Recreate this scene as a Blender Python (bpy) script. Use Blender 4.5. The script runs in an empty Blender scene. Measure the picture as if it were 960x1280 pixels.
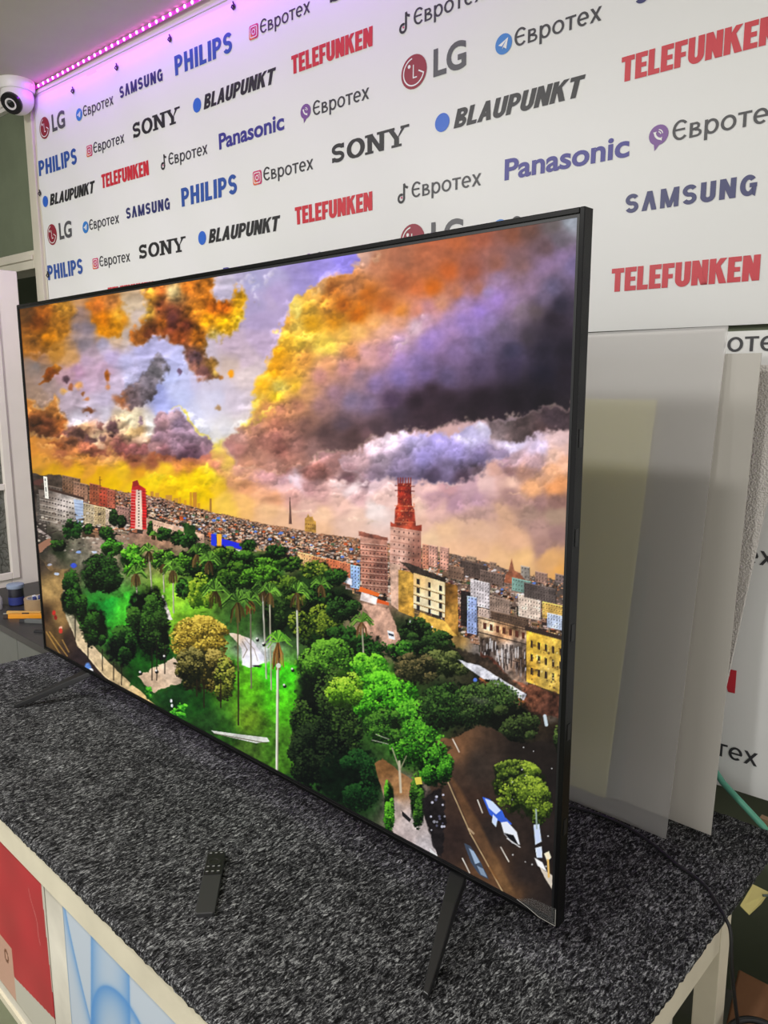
import bpy, math, random
import numpy as np
from mathutils import Vector, Matrix

# ------------------------------------------------------------------ camera, world, lights, exposure
K = 1.3                                    # metres per modelling unit
random.seed(5)
scene = bpy.context.scene
COL = scene.collection
CAM = (1.14194, -.74462, .65043)
RGT = (.72765827, .68593487, -.0026081); UPW = (-.11228462, .12286378, .98605104); FWD = (-.67668723, .71721535, -.16642278)
FPX = 958.0                                # focal length in pixels of the 960 x 1280 frame
cam_data = bpy.data.cameras.new('camera'); cam = bpy.data.objects.new('camera', cam_data); COL.objects.link(cam)
cam_data.sensor_fit = 'VERTICAL'; cam_data.sensor_height = 36; cam_data.lens = FPX/1280*36
cam_data.clip_start = .02; cam_data.clip_end = 60
m = Matrix.Identity(4)
for i in range(3): m[i][0], m[i][1], m[i][2], m[i][3] = RGT[i], UPW[i], -FWD[i], CAM[i]*K
cam.matrix_world = m
scene.camera = cam
world = bpy.data.worlds.new('world'); scene.world = world; world.use_nodes = True
bg = world.node_tree.nodes['Background']; bg.inputs[0].default_value = (1, .975, .95, 1); bg.inputs[1].default_value = 1.1
def lamp(name, loc, target, size, watts, color, size_y=None):
    d = bpy.data.lights.new(name, 'AREA'); d.shape = 'RECTANGLE'; d.size = size*K; d.size_y = (size_y or size)*K
    d.energy = watts; d.color = color
    o = bpy.data.objects.new(name, d); COL.objects.link(o); o.location = Vector(loc)*K
    o.rotation_euler = (Vector(target)-Vector(loc)).to_track_quat('-Z', 'Y').to_euler()
    return o
lamp('ceiling_lamp', (.70, -1.04, 1.61), (.70, -.80, .1), .10, 17, (1, .985, .955), .07)
lamp('ceiling_lamp_left', (-.75, -1.04, 1.61), (-1.25, -.55, .1), .14, 21, (1, .985, .955), .08)
lamp('fill_lamp_front', (-.35, -1.7, 1.61), (-.6, -1.3, .1), .3, 44, (1, .985, .955), .2)  # unseen fill light, added to brighten the door, counter front and left carpet
scene.view_settings.view_transform = 'Standard'; scene.view_settings.look = 'None'
scene.view_settings.gamma = 1; scene.view_settings.exposure = 0; scene.view_settings.use_curve_mapping = False

# ------------------------------------------------------------------ helpers
def lin(c):
    c = np.asarray(c, float)/255.
    return np.where(c <= .04045, c/12.92, ((c+.055)/1.055)**2.4)
MATS = {}
def mat(name, rgb, rough=.6, spec=.4, metal=0., noise=0., nscale=20., bump=0., bscale=60., emit=0., trans=0., coat=0.):
    """plain procedural surface: colour with slight mottling and a fine bump"""
    if name in MATS: return MATS[name]
    M = bpy.data.materials.new(name); M.use_nodes = True; nt = M.node_tree; n = nt.nodes; b = n['Principled BSDF']
    c = tuple(lin(rgb))+(1,)
    b.inputs['Base Color'].default_value = c; b.inputs['Roughness'].default_value = rough
    b.inputs['Specular IOR Level'].default_value = spec; b.inputs['Metallic'].default_value = metal
    b.inputs['Transmission Weight'].default_value = trans; b.inputs['Coat Weight'].default_value = coat
    if emit: b.inputs['Emission Color'].default_value = c; b.inputs['Emission Strength'].default_value = emit
    tc = n.new('ShaderNodeTexCoord')
    if noise:
        t = n.new('ShaderNodeTexNoise'); t.inputs['Scale'].default_value = nscale; t.inputs['Detail'].default_value = 6
        nt.links.new(tc.outputs['Object'], t.inputs['Vector'])
        mx = n.new('ShaderNodeMix'); mx.data_type = 'RGBA'; mx.blend_type = 'MULTIPLY'
        rp = n.new('ShaderNodeMapRange'); rp.inputs[1].default_value = .3; rp.inputs[2].default_value = .7; rp.inputs[3].default_value = 1-noise; rp.inputs[4].default_value = 1+noise*.4
        nt.links.new(t.outputs['Fac'], rp.inputs[0]); mx.inputs['Factor'].default_value = 1; mx.inputs['A'].default_value = c
        nt.links.new(rp.outputs[0], mx.inputs['B']); nt.links.new(mx.outputs['Result'], b.inputs['Base Color'])
    if bump:
        t = n.new('ShaderNodeTexNoise'); t.inputs['Scale'].default_value = bscale; t.inputs['Detail'].default_value = 4
        nt.links.new(tc.outputs['Object'], t.inputs['Vector'])
        bp = n.new('ShaderNodeBump'); bp.inputs['Strength'].default_value = bump; bp.inputs['Distance'].default_value = .004
        nt.links.new(t.outputs['Fac'], bp.inputs['Height']); nt.links.new(bp.outputs[0], b.inputs['Normal'])
    MATS[name] = M
    return M

class MB:
    """collects shapes (modelling units) and links them as ONE mesh object"""
    def __init__(s): s.v = []; s.f = []; s.mi = []
    def add(s, vs, fs, mi=0):
        o = len(s.v); s.v += [tuple(map(float, p)) for p in vs]; s.f += [tuple(o+i for i in f) for f in fs]; s.mi += [mi]*len(fs); return s
    def box(s, x0, y0, z0, x1, y1, z1, mi=0):
        return s.add([(x0,y0,z0),(x1,y0,z0),(x1,y1,z0),(x0,y1,z0),(x0,y0,z1),(x1,y0,z1),(x1,y1,z1),(x0,y1,z1)],
                     [(0,3,2,1),(4,5,6,7),(0,1,5,4),(1,2,6,5),(2,3,7,6),(3,0,4,7)], mi)
    def hexa(s, p, mi=0):
        return s.add(p, [(0,3,2,1),(4,5,6,7),(0,1,5,4),(1,2,6,5),(2,3,7,6),(3,0,4,7)], mi)
    def prism(s, poly, d, mi=0):
        """poly: 3-D points of a planar outline, d: 3-D thickness vector"""
        n = len(poly); q = [tuple(np.add(p, d)) for p in poly]
        return s.add(list(poly)+q, [tuple(range(n))[::-1], tuple(range(n, 2*n))]+[(i, (i+1) % n, n+(i+1) % n, n+i) for i in range(n)], mi)
    def tube(s, path, r, n=10, mi=0, cap=True, flat=1.):
        P_ = [np.array(p, float) for p in path]; k = len(P_)
        R = r if hasattr(r, '__len__') else [r]*k
        up = np.array((0, 0, 1.)); vs = []; pu = None
        for i, p in enumerate(P_):
            t = P_[min(i+1, k-1)]-P_[max(i-1, 0)]; t = t/(np.linalg.norm(t)+1e-12)
            u = np.cross(t, up) if pu is None else pu-t*np.dot(pu, t)
            if np.linalg.norm(u) < 1e-3: u = np.cross(t, (1, 0, 0))
            u = u/np.linalg.norm(u); pu = u; w = np.cross(u, t)
            vs += [tuple(p+R[i]*(u*math.cos(a)+w*flat*math.sin(a))) for a in (2*math.pi*j/n for j in range(n))]
        fs = [(i*n+j, i*n+(j+1) % n, (i+1)*n+(j+1) % n, (i+1)*n+j) for i in range(k-1) for j in range(n)]
        if cap: fs += [tuple(range(n))[::-1], tuple((k-1)*n+j for j in range(n))]
        return s.add(vs, fs, mi)
    def lathe(s, c, prof, n=32, axis=(0, 0, 1), mi=0):
        """prof: (radius, height) along axis from c"""
        a = np.array(axis, float); a /= np.linalg.norm(a)
        u = np.cross(a, (0, 0, 1.)) if abs(a[2]) < .9 else np.cross(a, (1., 0, 0)); u /= np.linalg.norm(u); w = np.cross(a, u)
        vs = [tuple(np.array(c)+a*h+r*(u*math.cos(t)+w*math.sin(t))) for r, h in prof for t in (2*math.pi*j/n for j in range(n))]
        k = len(prof)
        fs = [(i*n+j, i*n+(j+1) % n, (i+1)*n+(j+1) % n, (i+1)*n+j) for i in range(k-1) for j in range(n)]
        fs += [tuple(range(n))[::-1], tuple((k-1)*n+j for j in range(n))]
        return s.add(vs, fs, mi)
    def build(s, name, mats, parent=None, bevel=0., smooth=False, seg=2, label=None, cat=None, group=None, kind=None, origin=None, recalc=True):
        me = bpy.data.meshes.new(name)
        V = np.array(s.v, float)
        if origin is None:
            origin = np.array(parent['_o']) if parent is not None else np.array([(V[:,0].min()+V[:,0].max())/2, (V[:,1].min()+V[:,1].max())/2, V[:,2].min()])
        origin = np.array(origin, float)
        me.from_pydata(((V-origin)*K).tolist(), [], s.f); me.update()
        if recalc:
            import bmesh
            bm = bmesh.new(); bm.from_mesh(me); bmesh.ops.recalc_face_normals(bm, faces=bm.faces); bm.to_mesh(me); bm.free()
        for M in (mats if isinstance(mats, (list, tuple)) else [mats]): me.materials.append(M)
        if max(s.mi) > 0: me.polygons.foreach_set('material_index', s.mi)
        o = bpy.data.objects.new(name, me); COL.objects.link(o)
        if parent is not None:
            o.parent = parent; o.location = (origin-np.array(parent['_o']))*K
        else: o.location = origin*K
        ORG[o.name] = origin
        o['_o'] = [float(x) for x in origin]
        if smooth:
            me.shade_smooth(); me.set_sharp_from_angle(angle=math.radians(40))
        if bevel:
            b = o.modifiers.new('bevel', 'BEVEL'); b.width = bevel*K; b.segments = seg; b.limit_method = 'ANGLE'; b.angle_limit = math.radians(35)
        tag(o, label, cat, group, kind)
        return o
ORG = {}
def tag(o, label=None, cat=None, group=None, kind=None):
    for k, v in (('label', label), ('category', cat), ('group', group), ('kind', kind)):
        if v: o[k] = v
    return o
def thing(name, loc, label, cat, group=None):
    o = bpy.data.objects.new(name, None); COL.objects.link(o); o.location = Vector(loc)*K
    o.empty_display_size = .05; o['_o'] = [float(x) for x in loc]
    return tag(o, label, cat, group)
def copy_tree(root, move, label=None, group=None):
    r = root.copy(); COL.objects.link(r); r.location = Vector(root.location)+Vector(move)*K
    if label: r['label'] = label
    if group: r['group'] = group
    for c in root.children:
        q = c.copy(); COL.objects.link(q); q.parent = r
        for d in c.children:
            e = d.copy(); COL.objects.link(e); e.parent = q
    return r
def attr_mat(name, rough, emit=0., spec=.5):
    M = bpy.data.materials.new(name); M.use_nodes = True; nt = M.node_tree; b = nt.nodes['Principled BSDF']
    a = nt.nodes.new('ShaderNodeAttribute'); a.attribute_name = 'picture'
    b.inputs['Roughness'].default_value = rough; b.inputs['Specular IOR Level'].default_value = spec
    if emit:
        b.inputs['Base Color'].default_value = (.004, .004, .005, 1)
        nt.links.new(a.outputs['Color'], b.inputs['Emission Color']); b.inputs['Emission Strength'].default_value = emit
    else: nt.links.new(a.outputs['Color'], b.inputs['Base Color'])
    return M
def picture_grid(name, X, Z, y, rgb, M, parent, label=None):
    """a flat sheet facing -y with a printed or displayed picture stored per vertex"""
    ny, nx = len(Z), len(X); o = np.array(parent['_o'])
    V = np.zeros((ny, nx, 3)); V[..., 0] = X[None]; V[..., 1] = y; V[..., 2] = Z[:, None]
    me = bpy.data.meshes.new(name); me.vertices.add(nx*ny); me.vertices.foreach_set('co', ((V-o)*K).astype(np.float32).ravel())
    i = np.arange(nx*ny).reshape(ny, nx)
    q = np.stack([i[:-1, :-1], i[:-1, 1:], i[1:, 1:], i[1:, :-1]], -1).reshape(-1, 4)     # Z ascending -> faces look to -y
    n = len(q); me.loops.add(n*4); me.polygons.add(n)
    me.loops.foreach_set('vertex_index', q.astype(np.int32).ravel()); me.polygons.foreach_set('loop_start', np.arange(0, n*4, 4, dtype=np.int32))
    me.update(calc_edges=True)
    a = me.attributes.new('picture', 'FLOAT_COLOR', 'POINT')
    c = np.ones((nx*ny, 4), np.float32); c[:, :3] = lin(rgb.reshape(-1, 3)); a.data.foreach_set('color', c.ravel())
    me.materials.append(M)
    ob = bpy.data.objects.new(name, me); COL.objects.link(ob); ob.parent = parent; ob['_o'] = [float(x) for x in o]
    return tag(ob, label)

# wall frame: u runs along the banner wall to the right, d is the distance out of the wall
WB = .062; WN = math.hypot(1, WB); WA = .607
def wp(u, z, d=0.):
    x = u/WN; y = WA+WB*x
    return (x+d*WB/WN, y-d/WN, z)
# ---------------------------------------------------------------- picture shown on the screen
import math
import numpy as np
PX0, PY0, PX1, PY1, PS = 8., 245., 742., 1178., 1.25
PW, PH = int((PX1-PX0)*PS), int((PY1-PY0)*PS)
prng = np.random.default_rng(7)
GX, GY = np.meshgrid(PX0+(np.arange(PW)+.5)/PS, PY0+(np.arange(PH)+.5)/PS)
GX = GX.astype(np.float32); GY = GY.astype(np.float32)

def vnoise(cell, sx=1., sy=1.):
    nx, ny = int(PW/PS/cell/sx)+4, int(PH/PS/cell/sy)+4
    g = prng.random((ny, nx)).astype(np.float32)
    u = (np.arange(PW)/PS/cell/sx); v = (np.arange(PH)/PS/cell/sy)
    iu = u.astype(int); iv = v.astype(int); fu = u-iu; fv = v-iv
    fu = (fu*fu*(3-2*fu)).astype(np.float32); fv = (fv*fv*(3-2*fv)).astype(np.float32)[:, None]
    a = g[iv][:, iu]; b = g[iv][:, iu+1]; c = g[iv+1][:, iu]; d = g[iv+1][:, iu+1]
    return (a*(1-fu)+b*fu)*(1-fv)+(c*(1-fu)+d*fu)*fv-.5

def fbm(cell, octv=5, sx=1., sy=1., gain=.55):
    t = 0; a = 1.
    for k in range(octv):
        t = t+a*vnoise(cell/2**k, sx, sy); a *= gain
    return t

N1, N2, N3, N4 = fbm(34, 6), fbm(34, 6), fbm(12, 4), fbm(60, 6, 1.6, .8); N5 = fbm(14, 4)
NF = fbm(5, 3)
IMG = np.zeros((PH, PW, 3), np.float32)

def idw(x, y, cols, p=3.2, eps=4.):
    num = 0; den = 0
    for cx, cy, r, g, b in cols:
        w = (((x-cx)**2+(y-cy)**2+eps*eps)**(-p/2)).astype(np.float32)
        num = num+w[..., None]*np.array((r, g, b), np.float32); den = den+w
    return num/den[..., None]

def box(x0, y0, x1, y1, m=0):
    i0 = max(0, int((x0-m-PX0)*PS)); i1 = min(PW, int((x1+m-PX0)*PS)+2)
    j0 = max(0, int((y0-m-PY0)*PS)); j1 = min(PH, int((y1+m-PY0)*PS)+2)
    return slice(j0, max(j0, j1)), slice(i0, max(i0, i1))

def put(s, m, c):
    m = np.clip(m, 0, 1)[..., None]
    IMG[s] = IMG[s]*(1-m)+np.asarray(c, np.float32)*m

def polysd(x, y, pts):
    d = np.full(x.shape, 1e9, np.float32); ins = np.zeros(x.shape, bool)
    n = len(pts)
    for i in range(n):
        ax, ay = pts[i]; bx, by = pts[(i+1) % n]
        ex, ey = bx-ax, by-ay; L = ex*ex+ey*ey+1e-9
        t = np.clip(((x-ax)*ex+(y-ay)*ey)/L, 0, 1)
        d = np.minimum(d, (x-ax-t*ex)**2+(y-ay-t*ey)**2)
        if ay != by:
            c = (ay > y) != (by > y)
            ins ^= c & (x < (bx-ax)*(y-ay)/(by-ay)+ax)
    return np.where(ins, 1, -1)*np.sqrt(d)

def P(pts, col, soft=.6, warp=0., alpha=1., tex=0., n=0, rim=None, cell=None):
    xs = [p[0] for p in pts]; ys = [p[1] for p in pts]
    s = box(min(xs), min(ys), max(xs), max(ys), warp*1.2+soft+2)
    x, y = GX[s], GY[s]
    if x.size == 0: return
    xw, yw = (x+N1[s]*warp+N3[s]*warp*1.0+NF[s]*warp*.5, y+N2[s]*warp+N5[s]*warp*.9+NF[s]*warp*.7) if warp else (x, y)
    d = polysd(xw, yw, pts)
    m = np.clip(d/soft+.5, 0, 1)*alpha
    if isinstance(col[0], (tuple, list)):
        k = 4 if warp else 0
        c = idw(x+N2[s]*k, y+N1[s]*k, col)
    else: c = np.ones(x.shape+(3,), np.float32)*np.array(col, np.float32)
    if tex: c = c*(1+tex*(N3[s]+NF[s]*.9+N1[s]*.4))[..., None]
    if rim is not None:
        r = np.clip(1-np.abs(d-1.)/rim[1], 0, 1)[..., None]*rim[2]*np.clip(1+2*N3[s], 0, 1)[..., None]
        c = c*(1-r)+np.array(rim[0], np.float32)*r
    put(s, m, c)

def E(cx, cy, rx, ry, col, soft=.35, warp=3., alpha=1., ang=0., tex=.25):
    R = max(rx, ry)+warp
    s = box(cx-R, cy-R, cx+R, cy+R, 3)
    x, y = GX[s]+N3[s]*warp*1.3-cx, GY[s]+NF[s]*warp*1.3-cy
    a = np.radians(ang); u = (x*np.cos(a)+y*np.sin(a))/rx; v = (-x*np.sin(a)+y*np.cos(a))/ry
    m = np.clip((1-np.sqrt(u*u+v*v))/soft, 0, 1)*alpha
    c = np.ones(x.shape+(3,), np.float32)*np.array(col, np.float32)*(1+tex*(N3[s]+NF[s]))[..., None]
    put(s, m, c)

def Ln(pts, w, col, alpha=1., warp=0.):
    for (ax, ay), (bx, by) in zip(pts[:-1], pts[1:]):
        s = box(min(ax, bx), min(ay, by), max(ax, bx), max(ay, by), w+2)
        x, y = GX[s]+N3[s]*warp, GY[s]+NF[s]*warp
        ex, ey = bx-ax, by-ay; L = ex*ex+ey*ey+1e-9
        t = np.clip(((x-ax)*ex+(y-ay)*ey)/L, 0, 1)
        d = np.sqrt((x-ax-t*ex)**2+(y-ay-t*ey)**2)
        put(s, np.clip(w/2-d+.5, 0, 1)*alpha, col)

def dab(x, y, r, col, alpha=1., asp=1.):
    s = box(x-r*asp, y-r, x+r*asp, y+r, 1)
    d = np.sqrt(((GX[s]-x)/asp)**2+(GY[s]-y)**2)
    put(s, np.clip((r-d)*PS+.5, 0, 1)*alpha, col)

def tree(cx, cy, rx, ry, dark, mid, lite, n=None, r=1.7, lump=6, spread=1.):
    """foliage: dark mass, then lumps of leaf dabs lighter towards their upper left"""
    E(cx, cy, rx, ry, dark, .25, min(rx, ry)*.35, 1., 0, .5)
    n = n or int(rx*ry*.9)
    k = max(4, int(lump*1.8)); n = int(n*1.9); r *= .76
    lx = prng.uniform(-.75, .75, k); ly = prng.uniform(-.8, .7, k)
    lr = prng.uniform(.2, .55, k)
    for i in np.argsort(prng.random(n)):
        j = prng.integers(k)
        a = prng.uniform(0, 6.283); q = np.sqrt(prng.random())*lr[j]
        u, v = lx[j]+q*np.cos(a), ly[j]+q*np.sin(a)
        if u*u+v*v > 1.05: continue
        sh = .5-.75*q*(np.sin(a)*.8+np.cos(a)*.35)/lr[j]*.8-.22*v+prng.normal(0, .2)
        c = np.array(dark)*(1-np.clip(sh*2, 0, 1))+np.array(mid)*np.clip(sh*2, 0, 1) if sh < .5 else \
            np.array(mid)*(1-np.clip(sh*2-1, 0, 1))+np.array(lite)*np.clip(sh*2-1, 0, 1)
        dab(cx+u*rx, cy+v*ry, r*prng.uniform(.55, 1.15), c, .85, prng.uniform(.8, 1.4))

def palm(x, y, r, base, lite=(140, 195, 72), dark=(16, 36, 14), skirt=(112, 90, 50), tcol=(190, 185, 165), w=1.6, hang=1.2):
    if base: Ln([(x, y), base], w, tcol, .95); Ln([(x+w*.35, y), (base[0]+w*.35, base[1])], w*.4, (90, 85, 70), .7)
    for k in range(16):                       # brown hanging skirt
        a = prng.uniform(.25, .75)*np.pi; L = r*hang*prng.uniform(.6, 1.1)
        c = np.array(skirt)*prng.uniform(.35, 1.05)
        Ln([(x, y), (x+.5*r*np.cos(a), y+.5*L), (x+.62*r*np.cos(a), y+L)], 1.5, c, .9)
    for k in range(30):                       # fronds
        a = prng.uniform(-1.12, .12)*np.pi; L = r*prng.uniform(.7, 1.1)
        t = prng.random(); c = np.array(dark)*(1-t)+np.array(lite)*t
        mx, my = x+.55*L*np.cos(a), y+.62*L*np.sin(a)-r*.15
        ex, ey = x+L*1.02*np.cos(a), y+L*.62*np.sin(a)+r*.3*abs(np.cos(a))
        Ln([(x, y), (mx, my), (ex, ey)], 1.3, c, .85)

SKY = """30,390,95,60,25 45,400,130,65,15 55,395,150,80,20 70,400,190,120,30 60,420,185,110,10 80,385,185,125,40 35,430,150,90,30 90,375,190,140,90 100,390,150,120,110
105,410,135,120,130 108,430,150,135,145 75,440,190,130,50 50,445,165,120,90 45,460,140,120,110 90,445,215,160,100 115,440,175,150,165 130,430,175,165,190 125,380,190,110,40 130,400,200,115,5
140,405,210,130,10 150,400,205,130,20 128,415,205,120,0 140,420,205,175,150 160,420,190,170,160 165,385,215,190,160 172,395,200,180,170 110,450,190,160,185 100,465,195,150,180 130,460,200,165,190
140,445,195,175,215 110,480,200,170,195 160,450,190,185,225 160,475,195,190,225 85,470,190,150,160 60,485,165,140,135 50,490,160,130,110 90,500,185,165,180 110,510,200,185,205 130,500,195,180,205
100,520,200,190,205 130,515,205,195,210 145,480,205,185,210 185,440,185,180,225 190,460,190,185,225 200,440,190,185,230 215,450,190,190,235 215,475,190,195,240 200,490,170,175,235 235,480,200,200,240
250,475,215,205,235 270,480,215,205,225 250,440,200,185,200 290,430,205,180,200 300,450,215,190,205 330,400,185,165,205 320,380,180,165,205 320,350,170,165,205 345,345,175,165,205 345,375,190,170,205
330,430,200,175,205 310,470,220,200,200 285,460,215,190,180 280,350,195,185,205 300,345,180,170,200 265,355,205,190,205 270,370,190,180,205 230,500,200,205,245 245,520,215,215,245 270,500,215,210,235
290,500,215,200,215 260,540,225,225,235 285,540,225,220,225 275,548,225,220,215 215,510,180,185,240 200,500,175,180,240 360,330,165,150,205 350,370,180,160,205 400,330,150,135,210 425,330,145,130,225
420,345,155,140,220 380,345,160,145,205 110,535,210,150,110 150,530,225,190,150 160,525,230,215,180 170,540,225,180,120 175,550,235,200,170 185,545,220,210,200 60,555,200,130,60 40,560,220,140,50
90,560,200,120,70 110,560,165,95,70 75,565,165,95,60 130,560,175,110,85 150,560,150,90,85 165,565,155,95,85 180,560,160,105,100 125,553,235,200,160 45,575,220,150,50 80,575,205,130,60 110,575,215,140,60
140,570,225,160,90 165,575,165,95,60 190,575,160,90,60 45,590,180,130,40 60,590,225,165,20 90,590,230,170,20 110,588,225,155,50 120,595,235,175,10 150,590,240,190,30 140,605,240,190,0 175,590,230,160,30
180,605,245,205,10 195,600,250,215,20 80,600,235,175,10 200,585,240,190,40 220,580,225,140,70 240,585,225,145,60 205,570,175,105,80 240,570,195,110,85 270,580,220,140,110 260,570,190,110,95 300,580,225,160,140
330,590,220,160,160 350,600,215,165,175 290,600,225,160,110 310,610,225,155,110 340,620,225,160,120 250,600,245,205,10 230,605,245,205,5 255,615,245,200,0 205,605,240,190,20 270,610,235,190,40 280,630,245,200,80
310,630,240,185,110 340,640,240,190,140 215,615,240,190,10 265,590,245,215,40 185,530,225,220,215 185,552,200,150,120 272,560,240,215,90 268,570,220,170,90 290,575,240,195,90
345,560,185,115,85 360,570,190,130,120 350,580,165,105,90 380,575,200,150,140 400,570,190,140,140 410,585,170,120,115 430,598,115,80,85 395,590,150,95,85 460,600,120,90,100 350,604,235,185,180 370,600,235,205,215
385,610,190,140,140 420,605,235,195,190 440,610,240,215,215 470,605,240,205,210 400,620,210,160,155 450,620,215,170,170 360,620,215,160,150 380,630,225,180,165 430,630,230,185,170 480,620,235,195,185 350,645,240,190,150
400,645,240,195,160 450,640,240,200,180 470,635,245,225,220 640,560,220,205,235 670,560,215,195,225 700,550,225,190,190 690,570,235,190,170 710,560,225,185,175 650,575,200,165,175 630,580,190,150,165 670,580,180,145,150
640,592,150,110,110 660,590,190,140,120 690,590,230,170,130 705,580,230,175,145 620,590,215,165,150 700,605,225,150,95 670,610,235,170,120 640,605,235,190,170 610,605,230,190,185 530,610,230,185,180 560,610,200,150,155
590,610,195,155,165 540,625,200,155,160 570,625,175,135,150 600,625,185,145,160 640,620,170,130,125 680,625,160,120,115 705,625,150,110,100 520,640,235,195,175 550,640,220,175,165 600,640,195,155,145 630,645,210,165,135
670,640,175,140,125 700,645,170,140,120 440,655,235,195,175 530,655,225,180,160 560,660,235,190,150 600,665,225,180,150 540,670,240,200,160 640,670,225,175,140 680,660,180,140,130 700,670,150,115,110 600,690,235,185,145
560,690,240,190,150 650,700,240,190,130 690,700,225,170,110 700,720,235,170,90 620,700,240,190,140 680,685,170,130,120 400,665,240,190,150"""
BIG = """455,320,220,170,150 470,330,190,120,85 500,320,180,110,80 530,320,185,105,70 440,360,200,125,70 415,360,170,95,30 400,355,190,140,90 390,370,215,160,70 370,385,215,190,90 385,390,225,170,50 410,375,215,140,50
430,380,205,105,10 460,370,200,105,20 450,395,220,115,0 480,380,200,105,40 500,350,180,95,55 520,360,200,105,55 500,390,225,135,50 420,400,235,150,10 390,405,240,170,10 370,410,235,195,80 360,425,235,180,50 355,405,230,160,60
350,440,240,165,20 345,465,245,165,20 375,430,240,195,60 400,430,240,200,70 410,435,245,215,80 430,420,240,185,80 450,415,240,180,100 470,405,240,170,100 480,415,235,175,150 500,400,235,165,130 520,390,215,135,110 535,385,200,135,140
440,440,230,150,90 380,450,235,160,70 410,455,230,160,110 440,455,220,150,140 460,440,225,165,165 480,440,205,150,170 500,430,205,165,200 520,410,225,190,205 530,400,205,160,185 500,450,165,130,185 520,450,140,115,170 535,430,150,120,190
540,300,185,100,65 570,300,180,95,55 600,295,165,90,65 640,290,135,80,60 660,285,110,75,65 690,280,105,95,95 715,275,150,155,165 560,340,195,95,40 540,360,205,100,20 590,340,165,90,65 620,330,150,95,80 650,330,130,95,95 680,310,105,80,85
700,300,105,95,105 600,360,165,105,90 570,365,180,110,80 550,380,205,140,110 625,350,150,120,150 650,350,135,105,115 680,330,145,115,145 700,320,140,115,150 715,330,120,105,145 610,365,165,140,190 580,380,170,135,180 600,390,150,120,200
620,375,165,130,200 580,400,160,130,195 560,400,185,145,190 545,420,170,135,200 590,410,145,120,180 610,400,150,125,180 640,380,155,125,165 660,360,150,120,150 650,390,130,110,125 670,390,95,80,85 680,370,105,90,115 690,360,100,90,120
700,380,45,40,55 690,400,45,35,45 660,420,70,60,70 630,410,110,95,120 600,430,110,95,135 570,440,130,105,150 640,440,60,55,80 680,440,40,35,50 710,440,30,25,35 620,425,100,85,115 345,455,245,165,25 360,460,240,165,50 350,480,245,215,90
370,480,245,190,50 345,495,240,195,40 380,485,225,160,110 400,470,205,140,130 430,460,200,140,140 450,470,160,125,140 470,480,135,110,155 500,470,130,110,170 530,465,110,90,140 420,490,160,120,135 440,500,135,115,145 460,505,120,100,130
400,505,165,120,120 370,505,195,130,100 350,510,200,130,100 380,530,130,90,80 360,540,165,110,95 345,530,190,120,95 410,540,85,60,60 430,530,90,70,80 440,545,80,55,55 420,555,110,80,80 470,535,80,60,65 500,520,70,55,70 520,500,45,30,40
490,500,75,55,80 530,520,65,45,55 540,490,50,35,45 460,545,120,85,90 480,540,100,75,85 530,460,110,90,130 560,470,95,80,115 600,460,85,70,100 640,460,60,50,75 680,470,30,28,45 710,470,35,28,38 560,500,50,35,45 600,500,30,20,28
640,500,22,15,20 680,500,22,18,22 710,510,40,32,38 540,520,60,42,50 590,520,40,30,35 310,520,235,190,90 320,500,245,200,60 330,480,245,180,30 335,510,225,150,90 320,530,190,130,110 300,545,190,140,130 300,560,180,120,110 330,550,190,125,110
345,545,165,105,95 320,570,200,140,120 290,560,180,125,120 350,560,160,100,90 340,580,190,135,120 310,578,215,150,120 335,450,240,170,40 325,465,235,190,90 370,555,175,120,110 395,562,150,110,105"""
def cols(t): return [tuple(float(v) for v in k.split(',')) for k in t.split()]

def puffs(n, cx, cy, rx, ry, r0, r1, amp, ang=0., asp=1.35, lx=-.35, ly=-.9):
    """cauliflower billows over an ellipse of cloud: each bump lit at its upper rim, shaded below"""
    ca, sa = math.cos(math.radians(ang)), math.sin(math.radians(ang))
    for r in sorted(prng.uniform(r0, r1, n))[::-1]:
        a, q = prng.uniform(0, 6.283), math.sqrt(prng.random())
        u, v = rx*q*math.cos(a), ry*q*math.sin(a); x, y = cx+u*ca-v*sa, cy+u*sa+v*ca
        s = box(x-r*asp*1.3, y-r*1.3, x+r*asp*1.3, y+r*1.3, 1)
        if GX[s].size == 0: continue
        dx, dy = (GX[s]-x+N3[s]*r*.9)/(r*asp), (GY[s]-y+NF[s]*r*.8)/r
        d = np.sqrt(dx*dx+dy*dy); fall = np.clip((1-d)*6, 0, 1)
        li = (dx*lx+dy*ly)
        k = np.where(li > 0, li*d*1.1, li*.75)*fall
        IMG[s] *= np.clip(1+amp*k, .4, 1.8)[..., None]
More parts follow.
